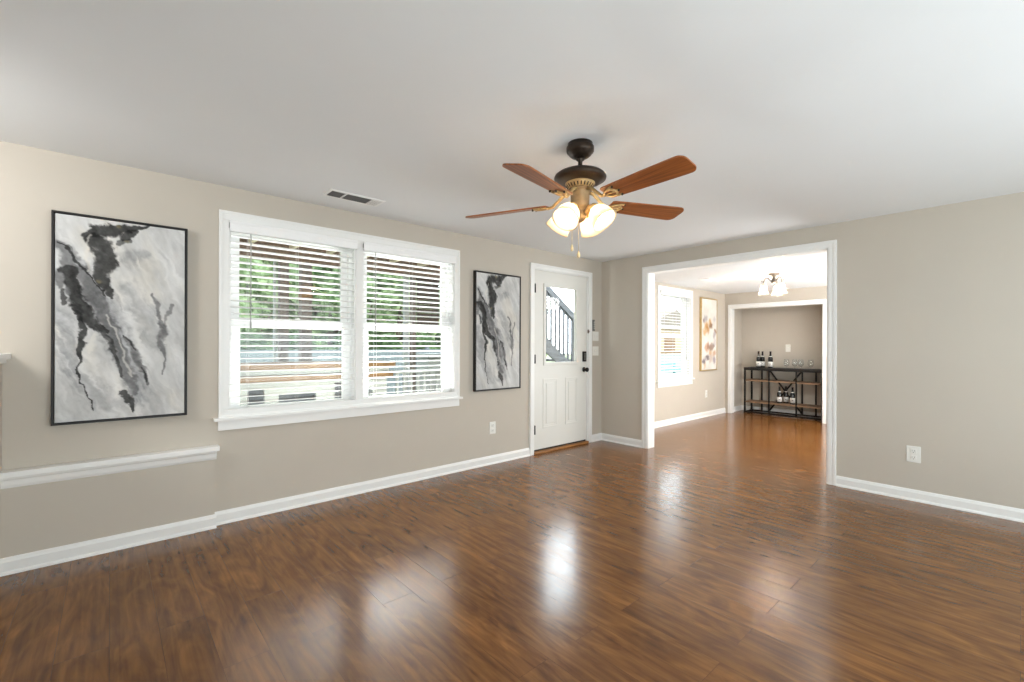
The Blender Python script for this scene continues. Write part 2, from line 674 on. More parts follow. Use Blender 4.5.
def wall_cells(u0, u1, z0, z1, holes):
    us = sorted({u0, u1, *[h[0] for h in holes], *[h[1] for h in holes]})
    out = []
    for a, b in zip(us, us[1:]):
        hs = sorted([h for h in holes if h[0] <= a + 1e-6 and h[1] >= b - 1e-6], key=lambda h: h[2])
        z = z0
        for h in hs:
            if h[2] > z + 1e-6:
                out.append((a, b, z, h[2]))
            z = h[3]
        if z < z1 - 1e-6:
            out.append((a, b, z, z1))
    return out


mb = MB().box(-2.2, XR + 0.12, YB - 0.12, DO, -0.15, 0.0)
struct('floor', mb, M['floor'], 'glossy brown wood plank floor running through both rooms', 'floor')

mb = MB().box(-2.2, XB2 - 0.05, YB - 0.12, DO, H1, H1 + 0.25)
struct('ceiling', mb, M['ceil'], 'white painted ceiling above the ceiling fan', 'ceiling')
mb = MB().box(XB2 - 0.05, XR + 0.12, YB - 0.12, DO, H2, H1 + 0.25)
struct('ceiling_2', mb, M['ceil'], 'lower white ceiling of the room beyond the wide opening', 'ceiling')

mb = MB()
for a, b, z0, z1 in wall_cells(-2.2, XR + 0.12, 0, H1, HOLES):
    mb.box(a, b, D, DO, z0, z1)
mb.box(XL, 0.522, 3.566, D, 0, 0.46)               # lower furred-out part under the ledge
struct('wall_front', mb, M['wall'], 'beige wall holding the windows and the white entry door', 'wall')

mb = MB()
for a, b, z0, z1 in wall_cells(YB, D, 0, H1, [(1.135, 2.945, 0, 2.095)]):
    mb.box(XB, XB2, a, b, z0, z1)
struct('wall_back', mb, M['wall'], 'beige wall with the wide cased opening', 'wall')

mb = MB()
for a, b, z0, z1 in wall_cells(0.2, D, 0, H2, [(2.08, 3.508, 0, 1.906)]):
    mb.box(X2, X2B, a, b, z0, z1)
mb.box(XR, XR + 0.12, 1.9, D, 0, H2)
mb.box(X2B, XR, 3.556, D, 0, H2)
mb.box(X2B, XR, 1.9, 2.02, 0, H2)
struct('wall_far', mb, M['wall'], 'far beige wall with the recess for the bar console', 'wall')
mb = MB().box(XB2, X2B, 0.08, 0.2, 0, H2)
struct('wall_right', mb, M['wall'], 'beige side wall of the second room', 'wall')
mb = MB().box(-2.2, XB2, YB - 0.12, YB, 0, H1)
struct('wall_rear', mb, M['wall'], 'beige wall behind the viewer', 'wall')
mb = MB()
mb.box(-0.56, XL, YB, D, 0, 1.137)
mb.box(-0.56, XL, YB, -0.6, 1.137, H1)
mb.box(-2.2, -2.08, YB, D, 0, H1)
struct('wall_left', mb, M['wall'], 'low beige wall open above to the stairs', 'wall')
mb = MB().box(-0.60, -0.398, -0.6, D, 1.137, 1.167, 0.004)
mb.box(-0.575, -0.416, -0.6, D, 1.118, 1.137)
struct('trim_1', mb, M['trim'], 'white cap on the low wall at the left edge', 'trim')

# ledge on the furred part of the window wall
mb = MB()
mb.box(XL, 0.546, 3.532, D, 0.512, 0.543, 0.004)
mb.prism([(3.612, 0.512), (3.540, 0.512), (3.543, 0.502), (3.551, 0.496), (3.553, 0.487), (3.556, 0.470), (3.561, 0.458), (3.566, 0.452), (3.612, 0.452)], 'x', XL, 0.532)
struct('trim_2', mb, M['trim'], 'white moulded ledge below the large framed abstract painting', 'trim')


# baseboards: profile in (depth from wall, z)
def base_prof(h=0.088, t=0.014):
    return [(0, 0), (t + 0.009, 0), (t + 0.008, 0.008), (t + 0.004, 0.015), (t, 0.018), (t, h - 0.022), (t * 0.75, h - 0.014), (t * 0.6, h - 0.006), (t * 0.35, h), (0, h)]


def baseboard(name, runs, label):
    mb = MB()
    for axis, face, sgn, a, b in runs:
        mb.prism([(face + sgn * d, z) for d, z in base_prof()], axis, a, b)
    return struct(name, mb, M['trim'], label, 'baseboard')


baseboard('baseboard_front', [('x', 3.566, -1, XL, 0.53), ('x', D, -1, 0.522, 3.462), ('x', D, -1, 4.545, XB)], 'white baseboard under the windows')
baseboard('baseboard_back', [('y', XB, -1, YB, 1.073), ('y', XB, -1, 3.01, D)], 'white baseboard beside the wide opening')
baseboard('baseboard_far', [('x', D, -1, XB2, X2), ('y', X2, -1, 0.2, 2.0), ('x', 3.556, -1, X2B, XR), ('y', XR, -1, 2.02, 3.556)], 'white baseboard around the far room')


# cased openings
def casing_leg(mb, face, sgn, a0, a1, z0, z1, outer_hi):
    """vertical casing board on an x-plane: a0..a1 in y, thicker outer band on the side outer_hi"""
    mb.box(*sorted((face, face + sgn * 0.012)), a0, a1, z0, z1, 0.002)
    w_ = a1 - a0
    if outer_hi:
        mb.box(*sorted((face + sgn * 0.011, face + sgn * 0.019)), a1 - w_ * 0.35, a1, z0, z1, 0.003)
        mb.box(*sorted((face + sgn * 0.011, face + sgn * 0.015)), a0 + w_ * 0.12, a0 + w_ * 0.5, z0, z1, 0.0015)
    else:
        mb.box(*sorted((face + sgn * 0.011, face + sgn * 0.019)), a0, a0 + w_ * 0.35, z0, z1, 0.003)
        mb.box(*sorted((face + sgn * 0.011, face + sgn * 0.015)), a1 - w_ * 0.5, a1 - w_ * 0.12, z0, z1, 0.0015)


def casing_head(mb, face, sgn, a0, a1, z0, z1):
    mb.box(*sorted((face, face + sgn * 0.0126)), a0 + 0.0007, a1 - 0.0007, z0, z1 + 0.0008, 0.002)
    w_ = z1 - z0
    mb.box(*sorted((face + sgn * 0.011, face + sgn * 0.0197)), a0 + 0.0006, a1 - 0.0006, z1 - w_ * 0.35, z1 + 0.0009, 0.003)
    mb.box(*sorted((face + sgn * 0.011, face + sgn * 0.0146)), a0 + w_ * 0.6, a1 - w_ * 0.6, z0 + w_ * 0.12, z0 + w_ * 0.5, 0.0015)


def cased_opening(name, xa, xb, y0, y1, zt, cl, cr, ct, label):
    mb = MB()
    mb.box(xa - 0.002, xb + 0.002, y0 - 0.001, y0 + 0.014, 0, zt)
    mb.box(xa - 0.002, xb + 0.002, y1 - 0.014, y1 + 0.001, 0, zt)
    mb.box(xa - 0.002, xb + 0.002, y0, y1, zt - 0.014, zt + 0.001)
    for face, sgn in ((xa, -1), (xb, 1)):
        casing_leg(mb, face, sgn, y1 - 0.006, cl, 0, ct, True)
        casing_leg(mb, face, sgn, cr, y0 + 0.006, 0, ct, False)
        casing_head(mb, face, sgn, cr, cl, zt - 0.006, ct)
    return struct(name, mb, M['trim'], label, 'trim')


cased_opening('trim_3', XB, XB2, 1.135, 2.945, 2.095, 3.008, 1.075, 2.152, 'white casing around the wide opening to the far room')
cased_opening('trim_4', X2, X2B, 2.08, 3.508, 1.906, 3.552, 2.005, 1.966, 'white casing around the bar recess')

# casing around windows and door, on the window wall
mb = MB()
mb.ring(0.547, 2.516, 0.715, 2.130, 0.060, 3.594, D + 0.001, 0.003)
mb.box(1.496, 1.555, 3.600, D + 0.001, 0.715, 2.075, 0.002)
mb.box(0.600, 2.470, 3.597, D + 0.001, 2.060, 2.085, 0.002)
mb.ring(0.547, 2.516, 0.715, 2.130, 0.020, 3.588, 3.596, 0.003)
mb.box(0.518, 2.545, 3.572, D + 0.02, 0.700, 0.722, 0.004)
mb.box(0.545, 2.518, 3.596, D + 0.001, 0.634, 0.702, 0.003)
struct('trim_5', mb, M['trim'], 'white casing, sill and apron around the double window', 'trim')
mb = MB()
mb.ring(6.105, 7.180, 0.690, 2.125, 0.063, 3.594, D + 0.001, 0.003)
mb.box(6.075, 7.21, 3.572, D + 0.02, 0.668, 0.692, 0.004)
mb.box(6.105, 7.18, 3.596, D + 0.001, 0.590, 0.670, 0.003)
struct('trim_6', mb, M['trim'], 'white casing and sill around the far room window', 'trim')
mb = MB()
for x0, x1 in ((3.466, 3.530), (4.480, 4.542)):
    mb.box(x0, x1, 3.598, D + 0.001, 0, 2.134, 0.002)
mb.box(3.4667, 4.5413, 3.5974, D + 0.001, 2.080, 2.1347, 0.002)
mb.box(3.466, 3.486, 3.591, 3.600, 0, 2.134, 0.003)
mb.box(4.522, 4.542, 3.591, 3.600, 0, 2.134, 0.003)
mb.box(3.4665, 4.5415, 3.5903, 3.600, 2.114, 2.1349, 0.003)
mb.box(DR[0] - 0.001, 3.540, D, DO, 0, 2.092)
mb.box(4.468, DR[1] + 0.001, D, DO, 0, 2.092)
mb.box(DR[0], DR[1], D, DO, 2.072, 2.093)
struct('trim_7', mb, M['trim'], 'white casing around the entry door', 'trim')


# ------------------------------------------------------------------ windows
def sash_window(name, hole, label):
    x0, x1, z0, z1 = hole
    t = thing(name, ((x0 + x1) / 2, 3.70, z0), label, 'window', kind='structure')
    zm = 1.375
    mb = MB()
    mb.ring(x0 - 0.001, x1 + 0.001, z0 - 0.001, z1 + 0.001, 0.016, D, DO)
    mb.ring(x0 + 0.015, x1 - 0.015, z0 + 0.015, z1 - 0.015, 0.022, 3.665, DO - 0.005)
    obj('window_frame', mb, M['trim'], t)
    gx0, gx1 = x0 + 0.036, x1 - 0.036
    mb = MB().ring(gx0, gx1, zm - 0.035, z1 - 0.03, 0.047, 3.705, 3.735, 0.003)
    up = obj('upper_sash', mb, M['trim'], t)
    obj('pane', MB().box(gx0 + 0.045, gx1 - 0.045, 3.7185, 3.7215, zm + 0.01, z1 - 0.075), M['glass'], up)
    mb = MB().ring(gx0, gx1, z0 + 0.02, zm + 0.035, 0.047, 3.67, 3.703, 0.003)
    lo = obj('lower_sash', mb, M['trim'], t)
    obj('pane', MB().box(gx0 + 0.045, gx1 - 0.045, 3.6835, 3.6865, z0 + 0.065, zm - 0.01), M['glass'], lo)
    mb = MB().box((x0 + x1) / 2 - 0.03, (x0 + x1) / 2 + 0.03, 3.655, 3.672, zm + 0.02, zm + 0.036, 0.003)
    mb.box((x0 + x1) / 2 - 0.006, (x0 + x1) / 2 + 0.03, 3.648, 3.66, zm + 0.034, zm + 0.043, 0.002)
    obj('sash_lock', mb, M['plate'], t)
    return t


sash_window('window_1', W1, 'left white sash window of the pair behind blinds')
sash_window('window_2', W2, 'right white sash window of the pair behind blinds')
sash_window('window_3', W3, 'white sash window in the far room')


def blind(hole, label, tilt, wand_dx, wand_len, wand_right=False):
    x0, x1, z0, z1 = hole
    xa, xb = x0 + 0.006, x1 - 0.006
    t = thing('window_blind', ((x0 + x1) / 2, 3.63, z0 + 0.012), label, 'blind', 'white slatted blinds over the windows')
    mb = MB()
    mb.box(xa - 0.004, xb + 0.004, 3.577, 3.590, 1.992, 2.066, 0.003)
    mb.box(xa - 0.004, xb + 0.004, 3.572, 3.579, 2.046, 2.064, 0.002)
    mb.box(xa - 0.004, xb + 0.004, 3.573, 3.579, 1.994, 2.006, 0.002)
    obj('valance', mb, M['blind'], t)
    obj('headrail', MB().box(xa, xb, 3.597, 3.652, 1.998, 2.045), M['blind'], t)
    for xx in (xa - 0.006, xb - 0.006):
        obj('valance_clip', MB().box(xx, xx + 0.012, 3.5865, 3.597, 2.016, 2.052, 0.002), M['greyplast'], t)
    # slats
    ztop, zbot = 1.972, z0 + 0.045
    n = int(round((ztop - zbot) / 0.0445))
    mb = MB()
    hw = 0.0245
    for i in range(n + 1):
        z = ztop - (ztop - zbot) * i / n
        if i == n:
            continue
        P = []
        for k in range(7):
            u = -1 + 2 * k / 6
            P.append((u * hw, 0.0035 * (1 - u * u)))
        poly = [(a, b_ + 0.0014) for a, b_ in P] + [(a, b_ - 0.0014) for a, b_ in P[::-1]]
        ca, sa = math.cos(tilt), math.sin(tilt)
        mb.prism([(3.628 + a * ca - b_ * sa, z + a * sa + b_ * ca) for a, b_ in poly], 'x', xa + 0.003, xb - 0.003)
    obj('slat_panel', mb, M['blind'], t)
    obj('bottom_rail', MB().box(xa + 0.002, xb - 0.002, 3.603, 3.653, z0 + 0.012, z0 + 0.032, 0.004), M['blind'], t)
    for f in (0.13, 0.5, 0.87):
        xx = xa + (xb - xa) * f
        mb = MB()
        for yy in (3.6015, 3.6545):
            mb.tube([(xx, yy, z0 + 0.03), (xx, yy, 1.999)], 0.0009, 5)
        obj('ladder_cord', mb, M['blind'], t)
    xw = xb - wand_dx if wand_right else xa + wand_dx
    mb = MB().tube([(xw, 3.592, 1.998), (xw, 3.588, 1.96), (xw, 3.586, 1.998 - wand_len)], 0.0036, 8)
    mb.tube([(xw, 3.586, 1.998 - wand_len), (xw, 3.586, 1.998 - wand_len - 0.05)], 0.006, 8)
    obj('tilt_wand', mb, M['wand'], t)
    return t


TILT = R(-7)
blind(W1, 'white slatted blind on the left window of the pair', TILT, 0.125, 0.62)
blind(W2, 'white slatted blind on the right window of the pair', TILT, 0.10, 0.62)
blind(W3, 'white slatted blind on the single window of the far room', R(6), 0.16, 0.95, True)

# ------------------------------------------------------------------ entry door
t = thing('door_1', (4.0, 3.65, 0), 'white half-glass entry door with two lower panels', 'door', kind='structure')
dx0, dx1, dz0, dz1 = 3.543, 4.465, 0.045, 2.070
gx0, gx1, gz0, gz1 = 3.715, 4.272, 1.012, 1.905
mb = MB()
for a, b, z0, z1 in wall_cells(dx0, dx1, dz0, dz1, [(gx0, gx1, gz0, gz1)]):
    mb.box(a, b, 3.622, 3.664, z0, z1)
for a, b in ((3.690, 3.925), (4.072, 4.292)):          # two raised lower panels
    mb.ring(a, b, 0.275, 0.835, 0.016, 3.617, 3.6235, 0.003)
    mb.ring(a + 0.014, b - 0.014, 0.289, 0.821, 0.02, 3.6195, 3.6235, 0.0015)
    mb.box(a + 0.05, b - 0.05, 3.616, 3.6235, 0.325, 0.785, 0.003)
obj('door_leaf', mb, M['door'], t)
mb = MB().ring(gx0 - 0.022, gx1 + 0.022, gz0 - 0.022, gz1 + 0.022, 0.036, 3.610, 3.6235, 0.004)
obj('glass_frame', mb, M['door'], t)
obj('pane', MB().box(gx0, gx1, 3.641, 3.645, gz0, gz1), M['glass'], t)
for zc in (1.86, 1.066, 0.272):
    mb = MB().tube([(3.549, 3.611, zc - 0.05), (3.549, 3.611, zc + 0.05)], 0.010, 12)
    mb.box(3.545, 3.560, 3.617, 3.6235, zc - 0.05, zc + 0.05)
    obj('hinge', mb, M['black'], t)
mb = MB().box(4.385, 4.440, 3.600, 3.623, 1.020, 1.146, 0.006)
kp = obj('keypad_deadbolt', mb, M['black'], t)
mb = MB()
for i in range(5):
    mb.box(4.395, 4.430, 3.598, 3.6005, 1.04 + i * 0.018, 1.052 + i * 0.018, 0.001)
obj('button_strip', mb, M['greyplast'], kp)
mb = MB().lathe([(0.0, 0.0), (0.030, 0.0), (0.031, 0.006), (0.026, 0.010), (0.011, 0.014), (0.010, 0.032), (0.017, 0.036), (0.0265, 0.046), (0.0285, 0.056), (0.024, 0.066), (0.012, 0.070), (0, 0.071)], (4.412, 3.6225, 0.92), (0, -1, 0), 24)
obj('door_knob', mb, M['black'], t)
mb = MB().box(4.458, 4.482, 3.592, 3.600, 1.372, 1.418, 0.003)
mb.lathe([(0, 0), (0.008, 0), (0.008, 0.012), (0, 0.013)], (4.470, 3.593, 1.395), (0, -1, 0), 12)
obj('door_guard', mb, M['nickel'], t)
obj('threshold', MB().box(3.530, 4.478, 3.588, 3.70, 0.0, 0.026, 0.006), M['sill_wood'], t)
obj('door_sweep', MB().box(dx0 + 0.004, dx1 - 0.004, 3.630, 3.66, 0.026, 0.046), M['dark'], t)


# ------------------------------------------------------------------ paintings
def vnoise(x, y, seed):
    rs = np.random.RandomState(seed)
    G = rs.rand(64, 64)
    xi, yi = np.floor(x).astype(int), np.floor(y).astype(int)
    fx, fy = x - xi, y - yi
    fx, fy = fx * fx * (3 - 2 * fx), fy * fy * (3 - 2 * fy)
    g = lambda a, b: G[a % 64, b % 64]
    return (g(xi, yi) * (1 - fx) + g(xi + 1, yi) * fx) * (1 - fy) + (g(xi, yi + 1) * (1 - fx) + g(xi + 1, yi + 1) * fx) * fy


def fbm(x, y, seed, n=5):
    a, s, tot = 0.5, 0, 0
    for i in range(n):
        s = s + a * vnoise(x * 2 ** i, y * 2 ** i, seed + i)
        tot += a
        a *= 0.55
    return s / tot


def pline_dist(X, Y, pts, asp):
    """distance (in widths of the picture) and parameter to a polyline with per-point width"""
    best = np.full(X.shape, 9.0)
    for (x0, y0, w0), (x1, y1, w1) in zip(pts, pts[1:]):
        dx, dy = x1 - x0, (y1 - y0) * asp
        t = np.clip(((X - x0) * dx + (Y - y0) * asp * dy) / (dx * dx + dy * dy + 1e-9), 0, 1)
        d = np.hypot(X - x0 - t * dx, (Y - y0) * asp - t * dy) / (w0 + (w1 - w0) * t)
        best = np.minimum(best, d)
    return best


def px(x, y):
    s = (x - 22) / 396.0
    top, bot = 25 + 45 * s, 665 - 33 * s
    return s, (y - top) / (bot - top)


def stroke(pts):
    return [(*px(x, y), w_ / 396.0) for x, y, w_ in pts]


def smooth(a, b, x):
    t = np.clip((x - a) / (b - a), 0, 1)
    return t * t * (3 - 2 * t)


def art_marble(Sx, Ty, asp, seed, soft):
    wx = (fbm(Sx * 5, Ty * 5 * asp, seed) - 0.5) * 0.11 + (fbm(Sx * 20, Ty * 20 * asp, seed + 9) - 0.5) * 0.04
    wy = (fbm(Sx * 5 + 31, Ty * 5 * asp + 11, seed + 3) - 0.5) * 0.11 / asp
    X, Y = Sx + wx, Ty + wy
    base = np.stack([np.full(X.shape, v) for v in (200, 200, 199)], -1).astype(float)
    n1 = fbm(Sx * 3 + Ty * 2, Ty * 5, seed + 20)[..., None]
    base += (n1 - 0.5) * 46
    # streaks running down to the right
    q = fbm(Sx * 13 - Ty * 9 * 0.9, (Ty * asp + Sx * 0.5) * 2.2, seed + 40)[..., None]
    base += (q - 0.5) * 40
    cream = smooth(0.45, 0.75, fbm(Sx * 4 - Ty * 3, Ty * 4, seed + 60))[..., None] * 0.35
    base = base * (1 - cream) + np.array([222, 214, 198.0]) * cream
    ra = Sx * 0.88 - Ty * asp * 0.47          # across the brush direction
    rb = Sx * 0.47 + Ty * asp * 0.88
    stk = fbm(ra * 30 + wx * 40, rb * 4.5, seed + 90)
    base += (stk[..., None] - 0.5) * 34
    grit = fbm(Sx * 26, Ty * 26 * asp, seed + 77)
    DK, MID, LT = (34, 34, 33), (104, 104, 105), (154, 155, 157)
    layers = [
        (LT, 0.75, [(90, 190, 30), (150, 280, 42), (200, 380, 40), (240, 480, 34), (262, 590, 26)]),
        (LT, 0.6, [(235, 160, 30), (280, 150, 20)]),
        (LT, 0.5, [(230, 250, 26), (290, 330, 34), (330, 420, 24)]),
        (LT, 0.65, [(40, 330, 26), (60, 430, 34), (70, 500, 24)]),
        (LT, 0.55, [(100, 540, 30), (160, 590, 40), (220, 600, 24)]),
        (MID, 0.85, [(85, 200, 26), (130, 270, 34), (165, 340, 30), (195, 420, 24), (228, 520, 18), (245, 570, 10)]),
        (MID, 0.8, [(36, 120, 10), (55, 150, 18), (40, 200, 22), (34, 250, 10)]),
        (DK, 0.92, [(104, 92, 12), (140, 72, 26), (190, 66, 24), (245, 64, 15), (300, 62, 5)]),
        (DK, 0.92, [(120, 100, 20), (150, 120, 34), (158, 160, 36), (150, 200, 30), (160, 230, 22), (182, 280, 5)]),
        (DK, 0.8, [(215, 90, 16), (258, 74, 8)]),
        (DK, 0.6, [(200, 110, 10), (236, 100, 6)]),
        (DK, 0.9, [(36, 118, 3), (60, 150, 5), (84, 192, 4), (120, 214, 3), (165, 270, 3)]),
        (DK, 0.92, [(30, 188, 8), (58, 200, 16), (78, 250, 18), (92, 300, 24), (112, 345, 24), (140, 372, 14), (165, 384, 6)]),
        (DK, 0.9, [(82, 300, 12), (86, 360, 8), (100, 388, 12), (94, 440, 8), (90, 490, 4), (96, 545, 3), (132, 625, 2)]),
        (DK, 0.75, [(140, 372, 8), (168, 410, 9), (190, 460, 7), (212, 520, 5)]),
        (DK, 0.82, [(216, 560, 4), (232, 590, 9), (250, 628, 4)]),
        (MID, 0.85, [(222, 398, 6), (244, 420, 14), (262, 462, 14), (276, 505, 8), (292, 545, 4)]),
        (DK, 0.75, [(222, 396, 3), (246, 412, 5), (260, 440, 3)]),
        (DK, 0.7, [(270, 490, 3), (288, 536, 4)]),
        (MID, 0.8, [(306, 272, 4), (330, 300, 7), (332, 350, 6), (342, 395, 15), (344, 450, 6), (350, 520, 3)]),
        (MID, 0.65, [(376, 300, 4), (354, 345, 6), (340, 400, 7)]),
        (LT, 0.7, [(60, 255, 12), (50, 285, 10)]),
        (DK, 0.7, [(48, 258, 8), (54, 300, 8)]),
    ]
    col = base
    for c, a, pts in layers:
        d = pline_dist(X, Y, stroke(pts), asp)
        k = {34: 0.12, 104: 0.6, 154: 1.0}[c[0]]          # dark strokes keep crisp edges, washes are soft
        dd = d + (grit - 0.5) * (0.7 - 0.2 * k) + (stk - 0.5) * (0.7 + 0.9 * k)
        al = a * smooth(1.2 + 0.45 * k + 0.2 * soft, 0.8 - 0.5 * k - 0.3 * soft, dd) * (0.8 + 0.35 * stk * (0.4 + k))
        al = np.clip(al, 0, 1)
        cc = np.array(c, float) + (grit[..., None] - 0.5) * 50 + (stk[..., None] - 0.5) * 70 + (n1 - 0.5) * 40
        col = col * (1 - al[..., None]) + cc * al[..., None]
    for x, y, r, a in ((196, 56, 12, 0.5), (150, 225, 10, 0.5), (225, 104, 8, 0.35)):     # faint ochre touches
        s, t_ = px(x, y)
        d = np.hypot(X - s, (Y - t_) * asp) * 396 / r
        al = (a * smooth(1.2, 0.3, d))[..., None]
        col = col * (1 - al) + np.array([150, 138, 96.0]) * al
    for pts in ([(120, 90, 3), (95, 150, 8), (110, 200, 5)], [(130, 390, 6), (118, 430, 11), (122, 450, 5)], [(175, 330, 3), (205, 420, 4), (238, 520, 4)]):
        d = pline_dist(X, Y, stroke(pts), asp)
        al = (0.6 * smooth(1.5, 0.3, d + (stk - 0.5) * 1.2))[..., None]
        col = col * (1 - al) + np.array([222, 218, 210.0]) * al
    return np.clip(col, 20, 235)


def art_floral(Sx, Ty, asp, seed, soft):
    wx = (fbm(Sx * 6, Ty * 6 * asp, seed) - 0.5) * 0.22
    wy = (fbm(Sx * 6 + 31, Ty * 6 * asp, seed + 3) - 0.5) * 0.22 / asp
    X, Y = Sx + wx, Ty + wy
    col = np.stack([np.full(X.shape, v) for v in (226, 222, 214)], -1).astype(float)
    col += (fbm(Sx * 4, Ty * 6, seed + 5)[..., None] - 0.5) * 40
    for s, t_, r, c in ((0.25, 0.27, 0.13, (160, 152, 154)), (0.15, 0.30, 0.10, (130, 112, 108)), (0.55, 0.33, 0.12, (196, 150, 96)), (0.30, 0.38, 0.14, (188, 132, 70)),
                        (0.40, 0.43, 0.16, (176, 120, 62)), (0.18, 0.46, 0.12, (206, 160, 104)), (0.62, 0.37, 0.10, (120, 86, 60)), (0.82, 0.50, 0.12, (168, 158, 164)), (0.90, 0.46, 0.08, (150, 110, 80)),
                        (0.45, 0.66, 0.13, (150, 96, 70)), (0.30, 0.70, 0.12, (196, 150, 120)), (0.62, 0.68, 0.12, (136, 104, 88)), (0.78, 0.66, 0.10, (128, 110, 104)),
                        (0.55, 0.76, 0.13, (200, 160, 120)), (0.80, 0.78, 0.12, (190, 150, 120)), (0.35, 0.83, 0.12, (92, 78, 80)), (0.15, 0.87, 0.12, (96, 84, 90)), (0.60, 0.84, 0.14, (196, 174, 160)),
                        (0.85, 0.88, 0.13, (150, 136, 146)), (0.2, 0.93, 0.10, (206, 170, 130)), (0.88, 0.30, 0.10, (190, 184, 184)), (0.85, 0.6, 0.12, (196, 190, 192))):
        d = np.hypot(X - s, (Y - t_) * asp) / r
        al = (0.72 * smooth(1.25, 0.35, d))[..., None]
        col = col * (1 - al) + np.array(c, float) * al
    return np.clip(col, 30, 240)


def painting(loc_x0, x1, z0, z1, depth, lip, fr, art, seed, soft, label, fmat, nx, nz_):
    x0 = loc_x0
    t = thing('framed_painting', ((x0 + x1) / 2, D, z0), label, 'painting')
    yf = D - depth
    mb = MB()
    mb.ring(x0, x1, z0, z1, fr, yf, D - 0.002, 0.0012)
    obj('frame', mb, fmat, t)
    g = 0.004
    cx0, cx1, cz0, cz1 = x0 + fr + g, x1 - fr - g, z0 + fr + g, z1 - fr - g
    asp = (cz1 - cz0) / (cx1 - cx0)
    uu, vv = np.meshgrid(np.linspace(0, 1, nx), np.linspace(0, 1, nz_))
    col = art(uu, vv, asp, seed, soft)
    yc = yf + lip
    ox, oz = (x0 + x1) / 2, z0
    verts = [(cx0 + (cx1 - cx0) * a - ox, yc - D, cz1 - (cz1 - cz0) * b - oz) for a, b in zip(uu.ravel(), vv.ravel())]
    faces = []
    for j in range(nz_ - 1):
        for i in range(nx - 1):
            a = j * nx + i
            faces.append((a, a + nx, a + nx + 1, a + 1))
    me = bpy.data.meshes.new('canvas')
    # stretched canvas: front grid plus sides and back
    n0 = len(verts)
    for (a, b) in ((cx0, cz1), (cx1, cz1), (cx1, cz0), (cx0, cz0)):
        verts.append((a - ox, yc - D, b - oz))
    for (a, b) in ((cx0, cz1), (cx1, cz1), (cx1, cz0), (cx0, cz0)):
        verts.append((a - ox, -0.006, b - oz))
    for i in range(4):
        j = (i + 1) % 4
        faces.append((n0 + i, n0 + j, n0 + 4 + j, n0 + 4 + i))
    faces.append((n0 + 4, n0 + 5, n0 + 6, n0 + 7))
    me.from_pydata(verts, [], faces)
    at = me.color_attributes.new('pigment', 'FLOAT_COLOR', 'POINT')
    c = col.reshape(-1, 3) / 255.0
    c = np.where(c <= 0.04045, c / 12.92, ((c + 0.055) / 1.055) ** 2.4)
    c = np.concatenate([c, np.full((8, 3), 0.55)])
    c = np.concatenate([c, np.ones((len(c), 1))], 1).astype(np.float32)
    at.data.foreach_set('color', c.ravel())
    me.materials.append(M['canvas'])
    o = bpy.data.objects.new('canvas', me)
    C.objects.link(o)
    o.parent = t
    return t


painting(-0.246, 0.372, 0.763, 1.963, 0.042, 0.006, 0.011, art_marble, 3, 0.0,
         'large black-framed abstract canvas in black and grey strokes, above the white ledge', M['frame'], 150, 300)
painting(2.690, 3.298, 0.760, 1.958, 0.042, 0.006, 0.011, art_marble, 5, 0.8,
         'black-framed abstract canvas between the double window and the entry door', M['frame'], 130, 260)
painting(7.436, 8.030, 0.795, 2.040, 0.04, 0.005, 0.014, art_floral, 12, 0.0,
         'gold-framed narrow canvas with tan and brown blooms in the far room', M['gold'], 90, 190)


# ------------------------------------------------------------------ wall plates
def plate_local(mb, T, w_, h):
    mb.box(-w_ / 2, w_ / 2, -0.006, 0, -h / 2, h / 2, 0.003, T)


def outlet(loc, rz, label, w_=0.080, h=0.125):
    t = thing('wall_outlet', loc, label, 'outlet', 'white power outlets')
    T = Matrix.Translation(loc) @ Matrix.Rotation(rz, 4, 'Z')
    mb = MB()
    plate_local(mb, T, w_, h)
    obj('cover_plate', mb, M['plate'], t)
    for dz in (-0.026, 0.026):
        mb = MB().box(-0.019, 0.019, -0.009, -0.005, dz - 0.017, dz + 0.017, 0.004, T)
        rc = obj('socket', mb, M['plate'], t)
        mb = MB()
        for dx in (-0.008, 0.006):
            mb.box(dx, dx + 0.002, -0.0095, -0.0085, dz - 0.003, dz + 0.009, 0, T)
        mb.box(-0.003, 0.003, -0.0095, -0.0085, dz - 0.013, dz - 0.008, 0, T)
        obj('slot', mb, M['slot'], rc)
    return t


outlet((2.942, D, 0.370), 0, 'white outlet on the wall below the painting next to the door')
outlet((XB, 0.566, 0.367), R(-90), 'white outlet on the blank wall right of the wide opening', 0.086, 0.128)
outlet((7.69, D, 0.392), 0, 'small white outlet low on the wall under the floral canvas')


def switch(loc, rz, label, gangs, w_, h):
    t = thing('light_switch', loc, label, 'switch', 'white light switches')
    T = Matrix.Translation(loc) @ Matrix.Rotation(rz, 4, 'Z')
    mb = MB()
    plate_local(mb, T, w_, h)
    obj('cover_plate', mb, M['plate'], t)
    for k in range(gangs):
        cx = (k - (gangs - 1) / 2) * 0.046
        obj('rocker', MB().box(cx - 0.005, cx + 0.005, -0.018, -0.005, -0.004, 0.014, 0.002, T), M['plate'], t)
        obj('slot', MB().box(cx - 0.007, cx + 0.007, -0.0068, -0.0055, -0.013, 0.013, 0, T), M['label'], t)
    return t


